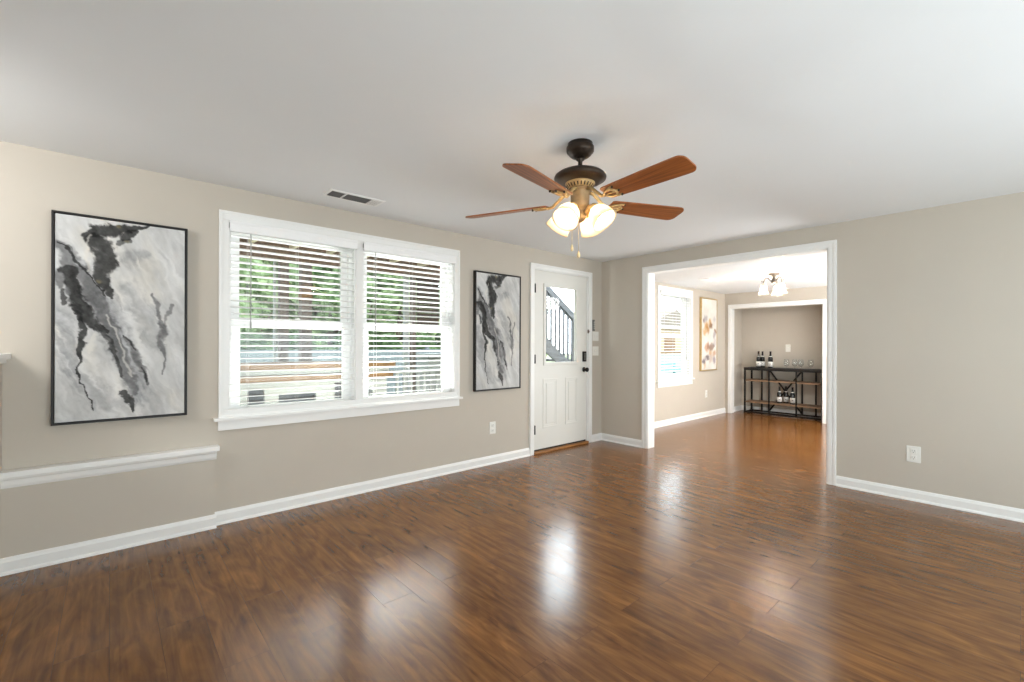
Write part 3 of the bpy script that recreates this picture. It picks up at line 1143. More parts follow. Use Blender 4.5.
switch((4.632, D, 1.338), 0, 'upper of the two white switch plates right of the entry door', 2, 0.118, 0.118)
switch((4.632, D, 1.150), 0, 'lower of the two white switch plates right of the entry door', 2, 0.118, 0.118)
switch((XR, 2.762, 1.183), R(-90), 'white switch plate on the recess wall above the bar console', 1, 0.078, 0.130)
t = thing('wall_control', (4.583, D, 1.47), 'slim grey wall control above the switch plates by the entry door', 'remote')
obj('cradle', MB().box(4.566, 4.600, 3.596, D, 1.405, 1.545, 0.004), M['greyplast'], t)
mb = MB()
for i in range(4):
    mb.box(4.577, 4.589, 3.593, 3.597, 1.43 + i * 0.026, 1.444 + i * 0.026, 0.002)
obj('button_strip', mb, M['plate'], t)


# ------------------------------------------------------------------ ceiling vents
def ceiling_vent(x0, x1, y0, y1, zc, label, dark, split):
    t = thing('ceiling_vent', ((x0 + x1) / 2, (y0 + y1) / 2, zc), label, 'vent')
    b = 0.022
    mb = MB()
    mb.box(x0, x1, y0, y0 + b, zc - 0.008, zc, 0.003)
    mb.box(x0, x1, y1 - b, y1, zc - 0.008, zc, 0.003)
    mb.box(x0, x0 + b, y0 + b, y1 - b, zc - 0.008, zc, 0.003)
    mb.box(x1 - b, x1, y0 + b, y1 - b, zc - 0.008, zc, 0.003)
    if split:
        xs = x0 + (x1 - x0) * 0.30
        mb.box(xs - 0.008, xs + 0.008, y0 + b, y1 - b, zc - 0.008, zc, 0.002)
    obj('frame', mb, M['trim'], t)
    obj('backing', MB().box(x0 + b, x1 - b, y0 + b, y1 - b, zc - 0.0015, zc - 0.0005), dark, t)
    n = 9
    mb = MB()
    for i in range(n):
        yy = y0 + b + (y1 - y0 - 2 * b) * (i + 0.5) / n
        T = Matrix.Translation((0, yy, zc - 0.005)) @ Matrix.Rotation(R(-50), 4, 'X')
        mb.box(x0 + b, x1 - b, -0.0045, 0.0045, -0.0006, 0.0006, 0, T)
    obj('slat_panel', mb, M['trim'] if not split else M['greyplast'], t)
    if split:
        obj('damper_plate', MB().box(x0 + (x1 - x0) * 0.76, x1 - b, y0 + b, y1 - b, zc - 0.008, zc - 0.004), M['trim'], t)
    return t


ceiling_vent(1.135, 1.545, 3.172, 3.336, H1, 'white air register with grey louvres in the ceiling above the double window', M['dark'], True)
ceiling_vent(6.25, 6.55, 2.90, 3.06, H2, 'small white air register in the far room ceiling', M['greyplast'], False)

# ------------------------------------------------------------------ ceiling fan
FX, FY = 1.880, 1.572
fan = thing('ceiling_fan', (FX, FY, H1), 'five-blade wooden ceiling fan with dark bronze motor and lit glass shades', 'fan')
HC = H1 - 0.016
mb = MB().lathe([(0.0, H1), (0.066, H1), (0.067, HC), (0.072, HC - 0.002), (0.074, HC - 0.006), (0.073, HC - 0.026), (0.071, HC - 0.031), (0.066, HC - 0.036), (0.058, HC - 0.046), (0.050, HC - 0.053), (0.044, HC - 0.057), (0.024, HC - 0.061), (0.0, HC - 0.062)], (FX, FY, 0))
obj('canopy', mb, M['bronze'], fan)
mb = MB().lathe([(0.0, 2.225), (0.020, 2.222), (0.022, 2.212), (0.012, 2.204), (0.0115, 2.15), (0, 2.148)], (FX, FY, 0), n=20)
obj('downrod', mb, M['bronze'], fan)
mb = MB().lathe([(0.0, 2.163), (0.022, 2.162), (0.060, 2.157), (0.095, 2.149), (0.120, 2.138), (0.135, 2.126), (0.139, 2.116), (0.136, 2.106), (0.120, 2.096), (0.090, 2.088), (0.0, 2.088)], (FX, FY, 0), n=48)
mo = obj('motor_housing', mb, M['bronze'], fan)
# vented gold collar: ribs around a cone
mb = MB().lathe([(0.0, 2.090), (0.078, 2.090), (0.079, 2.083), (0.074, 2.074), (0.062, 2.060), (0.057, 2.054), (0, 2.053)], (FX, FY, 0), n=48)
vr = obj('vent_collar', mb, M['brass'], fan)
mb = MB()
for i in range(24):
    a = 2 * PI * i / 24
    e = Vector((math.cos(a), math.sin(a), 0))
    c = Vector((FX, FY, 0))
    mb.tube([c + e * 0.0745 + Vector((0, 0, 2.077)), c + e * 0.0625 + Vector((0, 0, 2.061))], 0.0036, 6)
obj('vent_slot', mb, M['bronze'], vr)
mb = MB().lathe([(0.0, 2.056), (0.062, 2.056), (0.064, 2.048), (0.056, 2.044), (0.051, 2.040), (0.050, 2.000), (0.049, 1.965), (0.045, 1.955), (0.030, 1.950), (0.026, 1.935), (0.030, 1.925), (0.034, 1.910), (0.030, 1.895), (0.018, 1.884), (0.008, 1.878), (0.0, 1.876)], (FX, FY, 0), n=36)
obj('switch_housing', mb, M['agedbrass'], fan)

ZB = 1.985
PITCH = R(13)
for k in range(5):
    a = R(-94 + 72 * k)
    e = Vector((math.cos(a), math.sin(a), 0))
    tt = Vector((-math.sin(a), math.cos(a), 0))
    wv = tt * math.cos(PITCH) - Vector((0, 0, 1)) * math.sin(PITCH)
    nv = e.cross(wv)
    e = Vector((e.x, e.y, (0.012, 0.0, 0.030, -0.032, -0.009)[k] / 0.645)).normalized()      # each blade sags a little differently
    c = Vector((FX, FY, ZB))
    prof = []
    N_ = 10
    half = [(0.178, 0.046), (0.190, 0.052), (0.30, 0.058), (0.45, 0.0645), (0.585, 0.069)]
    rc = 0.036
    tip = [(0.645 - rc + rc * math.sin(q), 0.069 - rc * 1.05 + rc * 1.05 * math.cos(q)) for q in [PI / 2 * i / 7 for i in range(8)]]
    side = half + tip
    outline = side + [(r_, -s_) for r_, s_ in side[::-1]]
    bm_ = MB()
    top = [bm_.bm.verts.new(c + e * r_ + wv * s_ + nv * 0.004) for r_, s_ in outline]
    bot = [bm_.bm.verts.new(c + e * r_ + wv * s_ - nv * 0.003) for r_, s_ in outline]
    n = len(outline)
    bm_.bm.faces.new(top)
    bm_.bm.faces.new(bot[::-1])
    for i in range(n):
        bm_.bm.faces.new((top[i], top[(i + 1) % n], bot[(i + 1) % n], bot[i]))
    bl = obj('blade', bm_, M['blade'], fan)
    # blade iron: arm from the collar, then a pierced oval plate under the blade root
    bm_ = MB()
    p0 = Vector((FX, FY, 2.046)) + e * 0.052
    bm_.tube([p0, p0 + e * 0.03 - Vector((0, 0, 0.008)), c + e * 0.115 + Vector((0, 0, 0.024)), c + e * 0.150 - nv * 0.006, c + e * 0.178 - nv * 0.010], [0.011, 0.010, 0.009, 0.009, 0.008], 8)
    for sgn in (-1, 1):
        pts = []
        for i in range(13):
            q = PI * i / 12
            pts.append(c + e * (0.178 + 0.062 * (1 - math.cos(q)) / 2 * 1.1) + wv * (sgn * 0.030 * math.sin(q)) - nv * 0.009)
        bm_.tube(pts, 0.006, 7)
        bm_.tube([c + e * 0.205 + wv * sgn * 0.028 - nv * 0.008, c + e * 0.232 + wv * sgn * 0.040 - nv * 0.007, c + e * 0.252 + wv * sgn * 0.041 - nv * 0.006], [0.006, 0.006, 0.005], 7)
    bm_.tube([c + e * 0.178 - nv * 0.009, c + e * 0.262 - nv * 0.006], 0.0055, 7)
    iron = obj('blade_iron', bm_, M['brass'], bl)
    for r_, s_ in ((0.252, 0.041), (0.252, -0.041), (0.262, 0.0)):
        obj('screw', MB().ball(c + e * r_ + wv * s_ - nv * 0.009, 0.006, 10), M['bronze'], bl)

for az in (190, 280, 10, 100):
    a = R(az)
    e = Vector((math.cos(a), math.sin(a), 0))
    c = Vector((FX, FY, 0))
    z = Vector((0, 0, 1))
    ax = (e * 0.66 - z * 0.75).normalized()
    neck = c + e * 0.072 + z * 1.948
    mb = MB().tube([c + e * 0.030 + z * 1.925, c + e * 0.048 + z * 1.945, c + e * 0.062 + z * 1.957, neck], 0.008, 10)
    mb.lathe([(0.010, -0.006), (0.024, -0.002), (0.028, 0.006), (0.028, 0.022), (0.024, 0.024)], neck, ax, 20)
    arm = obj('light_arm', mb, M['brass'], fan)
    prof = [(0.023, 0.016), (0.030, 0.022), (0.044, 0.034), (0.054, 0.050), (0.0605, 0.070), (0.064, 0.090), (0.067, 0.106), (0.072, 0.116)]
    inner = [(r_ - 0.004, h) for r_, h in prof[::-1]]
    mb = MB().lathe(prof + [(0.070, 0.1165)] + inner, neck, ax, 28)
    obj('lamp_shade', mb, M['shade'], arm)
    obj('bulb', MB().lathe([(0, 0.0), (0.011, 0.002), (0.012, 0.016), (0.018, 0.028), (0.0235, 0.044), (0.021, 0.058), (0.012, 0.067), (0, 0.069)], neck + ax * 0.02, ax, 16), M['bulb'], arm)
for dx, dy, zb, fobr in ((-0.022, 0.026, 1.735, 0.0085), (0.006, 0.004, 1.700, 0.0095)):
    c = Vector((FX - 0.012 + dx, FY + dy, 0))
    mb = MB().tube([c + Vector((0, 0, 1.93)), c + Vector((0, 0, zb + 0.02))], 0.0014, 6)
    ch = obj('pull_chain', mb, M['steel'], fan)
    mb = MB().lathe([(0, 0.026), (0.003, 0.024), (fobr * 0.7, 0.014), (fobr, 0.002), (fobr * 0.8, -0.008), (fobr * 0.4, -0.012), (0, -0.013)], c + Vector((0, 0, zb)), (0, 0, 1), 14)
    obj('fob', mb, M['fob'], ch)

# ------------------------------------------------------------------ flush lamp in the far room
LX, LY = 6.494, 2.153
lamp = thing('ceiling_lamp', (LX, LY, H2), 'three-shade ceiling lamp with scrolled arms in the far room', 'lamp')
mb = MB().lathe([(0, H2), (0.066, H2), (0.068, H2 - 0.008), (0.058, H2 - 0.022), (0.030, H2 - 0.030), (0.020, H2 - 0.040), (0.016, H2 - 0.060), (0.022, H2 - 0.075), (0.034, H2 - 0.092), (0.036, H2 - 0.110), (0.026, H2 - 0.126), (0.010, H2 - 0.138), (0, H2 - 0.142)], (LX, LY, 0), n=28)
obj('canopy', mb, M['nickel'], lamp)
for az in (123, 243, 3):
    a = R(az)
    e = Vector((math.cos(a), math.sin(a), 0))
    c = Vector((LX, LY, 0))
    z = Vector((0, 0, 1))
    pts = [c + e * r_ + z * zz for r_, zz in ((0.022, H2 - 0.112), (0.045, H2 - 0.090), (0.068, H2 - 0.062), (0.092, H2 - 0.056), (0.112, H2 - 0.078), (0.122, H2 - 0.112), (0.122, H2 - 0.140))]
    mb = MB().tube(pts, 0.006, 8)
    cu = [c + e * (0.140 + 0.022 * math.cos(q) * (1 - q / 9)) + z * (H2 - 0.098 + 0.022 * math.sin(q) * (1 - q / 9)) for q in [PI + i * 0.45 for i in range(12)]]
    mb.tube(cu, 0.004, 6)
    mb.lathe([(0.010, 0.0), (0.024, -0.004), (0.026, -0.022), (0.022, -0.026)], c + e * 0.122 + z * (H2 - 0.136), (0, 0, 1), 18)
    arm = obj('lamp_arm', mb, M['nickel'], lamp)
    prof = [(0.024, -0.016), (0.030, -0.024), (0.034, -0.045), (0.040, -0.075), (0.050, -0.105), (0.063, -0.130), (0.070, -0.140)]
    mb = MB().lathe(prof + [(0.068, -0.1405)] + [(r_ - 0.004, h) for r_, h in prof[::-1]], c + e * 0.122 + z * (H2 - 0.136), (0, 0, 1), 24)
    obj('lamp_shade', mb, M['shade2'], arm)
    obj('bulb', MB().lathe([(0, 0.0), (0.011, 0.002), (0.012, 0.016), (0.018, 0.028), (0.0235, 0.044), (0.021, 0.058), (0.012, 0.067), (0, 0.069)], c + e * 0.122 + z * (H2 - 0.156), (0, 0, -1), 16), M['bulb2'], arm)

# ------------------------------------------------------------------ bar console
KX0, KX1, KY0, KY1 = 8.655, 8.995, 2.140, 3.365
con = thing('bar_console', ((KX0 + KX1) / 2, (KY0 + KY1) / 2, 0), 'long black metal console with dark top and two wooden shelves in the recess', 'console')
p = 0.026
mb = MB().box(KX0 - 0.004, KX1 + 0.004, KY0 - 0.004, KY1 + 0.004, 0.806, 0.832, 0.003)
obj('tabletop', mb, M['frame'], con)
for zz in (0.585, 0.195):
    obj('shelf', MB().box(KX0 + 0.004, KX1 - 0.004, KY0 + 0.01, KY1 - 0.01, zz, zz + 0.026, 0.002), M['shelf'], con)
for x, y in ((KX0, KY0), (KX0, KY1 - p), (KX1 - p, KY0), (KX1 - p, KY1 - p)):
    obj('leg', MB().box(x, x + p, y, y + p, 0, 0.806), M['black'], con)
for x, y in ((KX0 - 0.002, 2.935), (KX0 - 0.002, 2.512), (KX1 - 0.018, 3.165), (KX1 - 0.018, 3.045), (KX1 - 0.018, 2.515), (KX1 - 0.018, 2.310)):
    obj('upright', MB().box(x, x + 0.02, y, y + 0.022, 0.03, 0.806), M['black'], con)
for x in (KX0 + 0.001, KX1 - p + 0.001):
    for zz in (0.012, 0.782):
        obj('rail', MB().box(x, x + 0.022, KY0 + p, KY1 - p, zz, zz + 0.024), M['black'], con)
for y in (KY0 + 0.001, KY1 - p + 0.001):
    for zz in (0.012, 0.782):
        obj('rail', MB().box(KX0 + p, KX1 - p, y, y + 0.022, zz, zz + 0.024), M['black'], con)
xb_ = KX1 - 0.008
for (ya, za), (yb, zb) in (((3.045, 0.78), (2.535, 0.05)), ((2.535, 0.78), (3.045, 0.05))):
    v0, v1 = Vector((xb_, ya, za)), Vector((xb_, yb, zb))
    dv = v1 - v0
    ang = math.atan2(dv.z, dv.y)
    T = Matrix.Translation((v0 + v1) / 2) @ Matrix.Rotation(ang, 4, 'X')
    obj('cross_brace', MB().box(-0.006, 0.006, -dv.length / 2, dv.length / 2, -0.013, 0.013, 0, T), M['black'], con)


# bottles
def make_bottle(loc, label, sc=1.0):
    x, y, z = loc
    t = thing('wine_bottle', loc, label, 'bottle', 'wine bottles on the bar console')
    pr = [(0, 0.004), (0.030, 0.0), (0.0375, 0.004), (0.038, 0.012), (0.038, 0.150), (0.036, 0.172), (0.029, 0.194), (0.020, 0.210), (0.0155, 0.225), (0.0145, 0.275), (0.0165, 0.279), (0.0165, 0.289), (0.0135, 0.291), (0, 0.291)]
    obj('body', MB().lathe([(r_, h) for r_, h in pr], loc, n=24), M['bottle'], t)
    lb = obj('front_label', MB().lathe([(0.0381, 0.022), (0.0386, 0.022), (0.0386, 0.108), (0.0381, 0.108)], loc, n=24), M['label'], t)
    mb = MB()
    for dz, hh in ((0.060, 0.014), (0.040, 0.006)):
        mb.box(-0.0393, -0.0384, -0.012, 0.012, dz, dz + hh, 0, Matrix.Translation(loc) @ Matrix.Rotation(R(15), 4, 'Z'))
    obj('printed_mark', mb, M['ink'], lb)
    obj('neck_label', MB().lathe([(0.0282, 0.1965), (0.0288, 0.1965), (0.0228, 0.2075), (0.0222, 0.2075)], loc, n=20), M['label'], t)
    obj('foil_cap', MB().lathe([(0.0150, 0.228), (0.0154, 0.228), (0.0152, 0.276), (0.0172, 0.278), (0.0172, 0.290), (0.013, 0.2925), (0, 0.2925)], loc, n=20), M['foil'], t)
    return t


ZT = 0.8325
ZS = 0.2215
b0 = make_bottle((8.80, 3.168, ZT), 'dark wine bottle on the console top, the one nearest the left end')
for loc, lab in (((8.875, 3.128, ZT), 'dark wine bottle on the console top, middle of the three'),
                 ((8.80, 2.970, ZT), 'dark wine bottle on the console top, set apart toward the glasses'),
                 ((8.775, 2.815, ZS), 'dark wine bottle on the bottom shelf, left of the tipped-back dark one'),
                 ((8.875, 2.745, ZS), 'dark wine bottle on the bottom shelf, behind and between the other two'),
                 ((8.775, 2.612, ZS), 'dark wine bottle on the bottom shelf, nearest the right upright')):
    label_tree(copy_tree(b0), loc, lab)


def make_glass(loc, label):
    t = thing('wine_glass', loc, label, 'glass', 'clear wine glasses on the bar console')
    pr = [(0, 0.002), (0.033, 0.0), (0.034, 0.002), (0.012, 0.006), (0.005, 0.010), (0.0045, 0.030), (0.010, 0.038), (0.030, 0.050), (0.043, 0.072), (0.045, 0.094), (0.041, 0.124), (0.034, 0.160)]
    inn = [(0.0328, 0.160), (0.0398, 0.124), (0.0438, 0.094), (0.0418, 0.073), (0.029, 0.053), (0.010, 0.042), (0, 0.040)]
    g = obj('bowl', MB().lathe(pr[6:] + inn, loc, n=24), M['crystal'], t)
    obj('stem', MB().lathe(pr[:7] + [(0, 0.038)], loc, n=24), M['crystal'], t)
    return t


g0 = make_glass((8.76, 2.700, ZT), 'clear wine glass on the console top, the one closest to the bottles')
for loc, lab in (((8.79, 2.585, ZT), 'clear wine glass on the console top, second one from the bottles'),
                 ((8.76, 2.485, ZT), 'clear wine glass on the console top, third one from the bottles'),
                 ((8.78, 2.345, ZT), 'clear wine glass on the console top, alone at the right end')):
    label_tree(copy_tree(g0), loc, lab)

# ------------------------------------------------------------------ outside: porch, garden
GZ = -0.22
struct('ground', MB().box(-30, 60, DO + 0.01, 60, GZ - 0.3, GZ), M['dirt'], 'pale green garden ground beyond the porch', 'ground')
struct('floor_porch', MB().box(-1.5, 12.5, DO + 0.01, 6.45, GZ, -0.08), M['deck'], 'grey porch deck boards outside the windows', 'deck')
PX1 = 4.35
struct('ceiling_porch', MB().box(-1.5, PX1, DO + 0.01, 6.6, 2.56, 2.62), M['porchboard'], 'dark boards of the porch roof', 'roof')
for i in range(11):
    x = -0.6 + i * 0.46
    tag(obj('porch_rafter', MB().box(x, x + 0.045, DO + 0.02, 6.20, 2.43, 2.56), M['rafter'], None, (x, DO + 0.02, 2.43)), 'pale timber rafter under the dark porch roof', 'rafter', 'rafters under the porch roof')
tag(obj('porch_beam', MB().box(-1.5, PX1, 6.20, 6.30, 2.27, 2.56, 0.006), M['porchboard'], None, (1.4, 6.25, 2.27)), 'dark beam carrying the rafters along the porch edge', 'beam')


def post(x0, x1, m, label, white=False):
    t = thing('porch_post', ((x0 + x1) / 2, 6.25, -0.08), label, 'post')
    obj('shaft', MB().box(x0, x1, 6.20, 6.20 + max(0.05, x1 - x0), -0.08, 2.27, 0.004), m, t)
    w_ = x1 - x0
    obj('base_block', MB().box(x0 - 0.012, x1 + 0.012, 6.19, 6.21 + max(0.05, w_), -0.08, 0.10, 0.004), m, t)
    return t


post(1.595, 1.702, M['greypost'], 'left grey timber porch post seen through the left window')
pb = post(1.858, 1.985, M['greypost'], 'thicker grey timber porch post seen through the left window')
obj('tan_band', MB().box(1.852, 1.991, 6.193, 6.334, 1.80, 1.885, 0.003), M['tan'], pb)
post(1.528, 1.556, M['whitepaint'], 'thin white porch post beside the grey ones')
post(2.40, 2.43, M['whitepaint'], 'thin white porch post seen at the right of the left window')
post(3.335, 3.40, M['whitepaint'], 'white porch post left in the pair seen through the right window')
post(3.455, 3.525, M['greypost'], 'grey porch post next to the white one seen through the right window')
t = thing('porch_screen', (3.75, 6.24, 2.27), 'dark slatted screen hanging from the porch beam', 'screen')
mb = MB()
for i in range(12):
    mb.box(3.56, 3.95, 6.225, 6.25, 1.46 + i * 0.066, 1.46 + i * 0.066 + 0.060, 0.002)
obj('screen_panel', mb, M['darkwood'], t)
obj('roller', MB().tube([(3.55, 6.238, 2.25), (3.96, 6.238, 2.25)], 0.022, 10), M['darkwood'], t)

# timber counter with white base just outside
t = thing('outdoor_counter', (1.5, 5.3, -0.08), 'tan timber counter with white panelled base on the porch', 'counter')
obj('worktop', MB().box(0.35, 2.56, 4.98, 5.62, 0.968, 1.022, 0.006), M['tan'], t)
obj('middle_band', MB().box(0.40, 2.50, 5.03, 5.58, 0.905, 0.968), M['whitepaint'], t)
obj('lower_board', MB().box(0.37, 2.54, 5.00, 5.60, 0.846, 0.905, 0.004), M['tan'], t)
mb = MB()
holes = [(0.72, 0.85, 0.40, 0.70), (1.01, 1.16, 0.35, 0.77), (1.29, 1.66, 0.30, 0.70), (1.86, 2.05, 0.45, 0.80), (2.14, 2.30, 0.30, 0.72)]
for a, b, z0, z1 in wall_cells(0.42, 2.48, -0.08, 0.846, holes):
    mb.box(a, b, 5.05, 5.08, z0, z1)
mb.box(0.42, 0.45, 5.08, 5.56, -0.08, 0.846)
mb.box(2.45, 2.48, 5.08, 5.56, -0.08, 0.846)
obj('base_panel', mb, M['whitepaint'], t)
obj('back_panel', MB().box(0.45, 2.45, 5.50, 5.53, -0.08, 0.846), M['stair'], t)

# white railing right of the counter
t = thing('porch_railing', (3.2, 5.1, -0.08), 'white porch railing with close balusters right of the timber counter', 'railing')
obj('top_rail', MB().box(2.58, 4.3, 5.02, 5.16, 0.872, 0.908, 0.004), M['whitepaint'], t)
obj('bottom_rail', MB().box(2.58, 4.3, 5.07, 5.11, 0.02, 0.06, 0.003), M['whitepaint'], t)
for i in range(18):
    x = 2.62 + i * 0.095
    obj('baluster', MB().box(x, x + 0.030, 5.075, 5.105, 0.06, 0.872), M['whitepaint'], t)
t = thing('cooler_box', (3.75, 5.9, -0.08), 'white box on the porch behind the railing', 'box')
obj('body', MB().box(3.45, 3.95, 5.7, 6.05, -0.08, 1.02, 0.02), M['whitepaint'], t)
obj('lid', MB().box(3.44, 3.96, 5.69, 6.06, 1.025, 1.09, 0.015), M['whitepaint'], t)

# fence
t = thing('garden_fence', (4, 11.05, GZ), 'blue-grey board fence across the garden', 'fence')
mb = MB()
for i in range(86):
    x = -3 + i * 0.145
    mb.box(x, x + 0.138, 11.0, 11.02, GZ, 1.10)
obj('board_panel', mb, M['fence'], t)
obj('rail', MB().box(-3, 9.4, 11.02, 11.06, 0.85, 0.93), M['fence'], t)
for i in range(6):
    x = -3 + i * 2.4
    obj('post', MB().box(x, x + 0.09, 11.02, 11.11, GZ, 1.16, 0.004), M['fence'], t)


def leaf_cloud(name, centers, n, size, m, parent, seed):
    """one crown: many small bent leaves around several lobes"""
    rs = np.random.RandomState(seed)
    base = origin_of(parent)
    V, F = [], []
    wts = np.array([c[3] ** 2 for c in centers], float)
    wts /= wts.sum()
    pick = rs.choice(len(centers), n, p=wts)
    for k in pick:
        cx_, cy_, cz_, rr = centers[k]
        d = rs.normal(size=3)
        d /= np.linalg.norm(d)
        p = np.array([cx_, cy_, cz_]) + d * rr * (rs.rand() ** 0.35) * np.array([1, 1, 0.85])
        a = rs.normal(size=3)
        a /= np.linalg.norm(a)
        b = np.cross(a, rs.normal(size=3))
        b /= np.linalg.norm(b)
        s = size * (0.6 + 0.8 * rs.rand())
        nn = np.cross(a, b) * s * 0.18
        i0 = len(V)
        p = p - np.array(base)
        V += [tuple(p - a * s), tuple(p - b * s * 0.45 + nn), tuple(p + a * s), tuple(p + b * s * 0.45 + nn)]
        F += [(i0, i0 + 1, i0 + 2), (i0, i0 + 2, i0 + 3)]
    me = bpy.data.meshes.new(name)
    me.from_pydata(V, [], F)
    me.materials.append(m)
    o = bpy.data.objects.new(name, me)
    C.objects.link(o)
    o.parent = parent
    return o


def tree(x, y, h, rad, m, label, seed, n=2600, leaf=0.13, trunk_h=None, group='garden trees behind the fence'):
    rs = random.Random(seed)
    t = thing('garden_tree', (x, y, GZ), label, 'tree', group)
    th = trunk_h or h * 0.45
    mb = MB().tube([(x, y, GZ), (x + 0.05, y, GZ + th * 0.5), (x - 0.03, y + 0.05, GZ + th), (x + 0.05, y, GZ + h * 0.8)], [0.16, 0.13, 0.11, 0.04], 9)
    for k in range(5):
        a = rs.uniform(0, 2 * PI)
        z = GZ + th * rs.uniform(0.7, 1.1)
        mb.tube([(x, y, z), (x + 0.4 * rad * math.cos(a), y + 0.4 * rad * math.sin(a), z + 0.35 * rad), (x + 0.75 * rad * math.cos(a), y + 0.75 * rad * math.sin(a), z + 0.8 * rad)], [0.07, 0.05, 0.02], 7)
    obj('trunk', mb, M['bark'], t)
    cs = []
    for k in range(11):
        a = rs.uniform(0, 2 * PI)
        q = rs.uniform(0.1, 0.75) * rad
        cs.append((x + q * math.cos(a), y + q * math.sin(a), GZ + h * (0.27 + 0.65 * k / 10.0), rad * rs.uniform(0.38, 0.6)))
    leaf_cloud('crown', cs, n, leaf, m, t, seed)
    return t


for i, (x, y, h, rad, lf, lab) in enumerate((
        (2.6, 13.1, 3.9, 1.05, 'leaf2', 'pale green tree behind the fence, seen in the left half of the left window'),
        (4.8, 13.2, 4.0, 1.05, 'leaf1', 'green tree behind the fence, seen behind the grey posts'),
        (6.95, 13.2, 3.9, 1.05, 'leaf2', 'pale green tree behind the fence, seen in the left half of the right window'),
        (9.2, 13.3, 3.9, 1.25, 'leaf3', 'darker green tree behind the fence, seen in the right half of the right window'),
        (0.0, 13.2, 4.0, 1.25, 'leaf1', 'green tree behind the fence, at the left edge of the left window'),
        (13.2, 14.0, 3.6, 1.3, 'leaf1', 'green tree past the fence end, seen through the door glass'),
        (16.2, 17.0, 3.6, 1.6, 'leaf2', 'pale green tree past the outdoor stairs, seen through the door glass'))):
    tree(x, y, h, rad, M[lf], lab, 50 + i)
for i, (x, y, h, rad, lf, lab) in enumerate((
        (1.4, 16.4, 4.9, 1.9, 'leaf3', 'tall dark green tree in the back row at the left of the windows'),
        (5.5, 16.6, 5.0, 1.9, 'leaf1', 'tall green tree in the back row right of the grey posts'),
        (13.2, 18.6, 4.4, 1.7, 'leaf3', 'tall dark green tree in the back row right of the porch'),
        (3.6, 14.6, 4.2, 0.8, 'leaf2', 'slim pale green tree standing between the two rows behind the grey posts'),
        (6.35, 14.5, 4.2, 0.85, 'leaf1', 'slim green tree standing between the two rows, at the left of the right window'),
        (9.4, 16.7, 5.0, 1.9, 'leaf1', 'tall green tree in the back row behind the dark hanging screen'))):
    tree(x, y, h, rad, M[lf], lab, 80 + i, 4600, 0.17)

# shrubs at the fence foot
for i, (x, lab) in enumerate(((2.4, 'dark green shrub at the fence, low in the left window'), (4.7, 'dark green shrub at the fence, low in the middle of the windows'), (7.0, 'dark green shrub at the fence, low in the right window'), (3.55, 'dark green shrub at the fence, second from the left'), (5.85, 'dark green shrub at the fence, second from the right'))):
    t = thing('garden_shrub', (x, 11.95, GZ), lab, 'shrub', 'shrubs along the fence')
    obj('stem', MB().tube([(x, 11.95, GZ), (x + 0.03, 11.95, GZ + 0.9)], [0.05, 0.02], 7), M['bark'], t)
    leaf_cloud('foliage', [(x - 0.22, 11.95, 0.85, 0.34), (x + 0.22, 11.95, 1.0, 0.34), (x, 11.95, 1.25, 0.34)], 1500, 0.08, M['leaf3'], t, 120 + i)

# outdoor stairs seen through the door glass: run down to the right
t = thing('outdoor_stair', (6.2, 5.7, GZ), 'grey timber outdoor stairs with slanted handrail, seen through the door glass', 'stairs')
sl = (1.80 - 2.20) / (6.416 - 5.823)                      # fall of the handrail per metre


def slant(y0, y1, zoff, th, xa, xb):
    mb_ = MB()
    za, zb = 2.20 + (xa - 5.823) * sl + zoff, 2.20 + (xb - 5.823) * sl + zoff
    mb_.prism([(xa, za - th), (xb, zb - th), (xb, zb), (xa, za)], 'y', y0, y1)
    return mb_


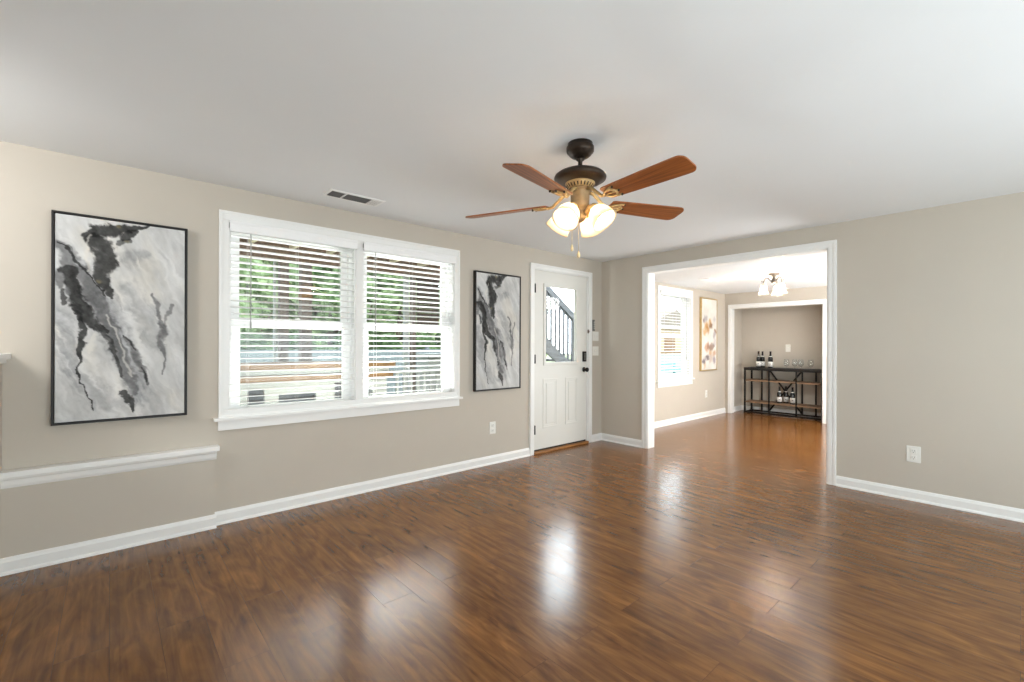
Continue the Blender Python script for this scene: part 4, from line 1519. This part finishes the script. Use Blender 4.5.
obj('handrail', slant(5.48, 5.56, 0.0, 0.13, 4.7, 6.45), M['stair'], t)
obj('stringer', slant(5.50, 5.54, -0.95, 0.24, 4.7, 6.45), M['stair'], t)
obj('stringer', slant(6.36, 6.40, -0.95, 0.24, 4.7, 6.45), M['stair'], t)
obj('newel_post', MB().box(6.42, 6.51, 5.475, 5.565, GZ + 0.14, 1.84, 0.005), M['stair'], t)
for i in range(15):
    x = 4.8 + i * 0.112
    zt = 2.20 + (x - 5.823) * sl - 0.12
    obj('baluster', MB().box(x, x + 0.032, 5.505, 5.535, zt - 0.86, zt), M['stair'], t)
for i in range(7):
    x = 4.75 + i * 0.27
    zt = 2.20 + (x - 5.823) * sl - 1.05
    obj('tread', MB().box(x, x + 0.28, 5.54, 6.36, zt - 0.04, zt), M['stair'], t)
obj('support_post', MB().box(4.72, 4.82, 5.50, 5.60, -0.08, 1.9), M['stair'], t)

# shed, teal bench and planting seen through the far-room window
t = thing('garden_shed', (16.4, 9.6, GZ), 'tan garden shed with grey gabled roof beyond the far-room window', 'shed')
obj('wall_box', MB().box(14.6, 18.2, 9.0, 11.4, GZ, 1.95), M['shedwall'], t)
mb = MB().prism([(14.4, 1.95), (18.4, 1.95), (16.4, 2.62)], 'y', 8.85, 11.55)
obj('gable_roof', mb, M['shedroof'], t)
obj('fascia', MB().box(14.4, 18.4, 8.82, 8.86, 1.86, 1.98), M['whitepaint'], t)
obj('shed_door', MB().box(15.7, 16.5, 8.975, 9.0, GZ, 1.65, 0.003), M['tan'], t)
t = thing('garden_bench', (12.0, 6.9, GZ), 'teal garden bench outside the far-room window', 'bench')
obj('seat', MB().box(11.5, 13.3, 6.75, 7.25, 0.48, 0.56, 0.01), M['teal'], t)
obj('backrest', MB().box(11.5, 13.3, 7.22, 7.27, 0.60, 0.70, 0.01), M['teal'], t)
for x in (11.55, 13.18):
    for y in (6.78, 7.19):
        obj('leg', MB().box(x, x + 0.07, y, y + 0.06, GZ, 0.48 if y < 7 else 0.70), M['teal'], t)
t = thing('garden_wall', (15, 8.2, GZ), 'low white garden wall in front of the tan shed', 'garden wall')
obj('wall_block', MB().box(11.5, 19.0, 8.2, 8.4, GZ, 0.95), M['whitepaint'], t)
obj('coping', MB().box(11.45, 19.05, 8.16, 8.44, 0.95, 1.02, 0.005), M['tan'], t)
tree(17.6, 13.4, 3.9, 1.2, M['leaf1'], 'green tree behind the tan shed', 91, 2600, 0.12)
tree(21.6, 13.6, 3.9, 1.3, M['leaf2'], 'pale green tree right of the tan shed', 92, 2600, 0.15)
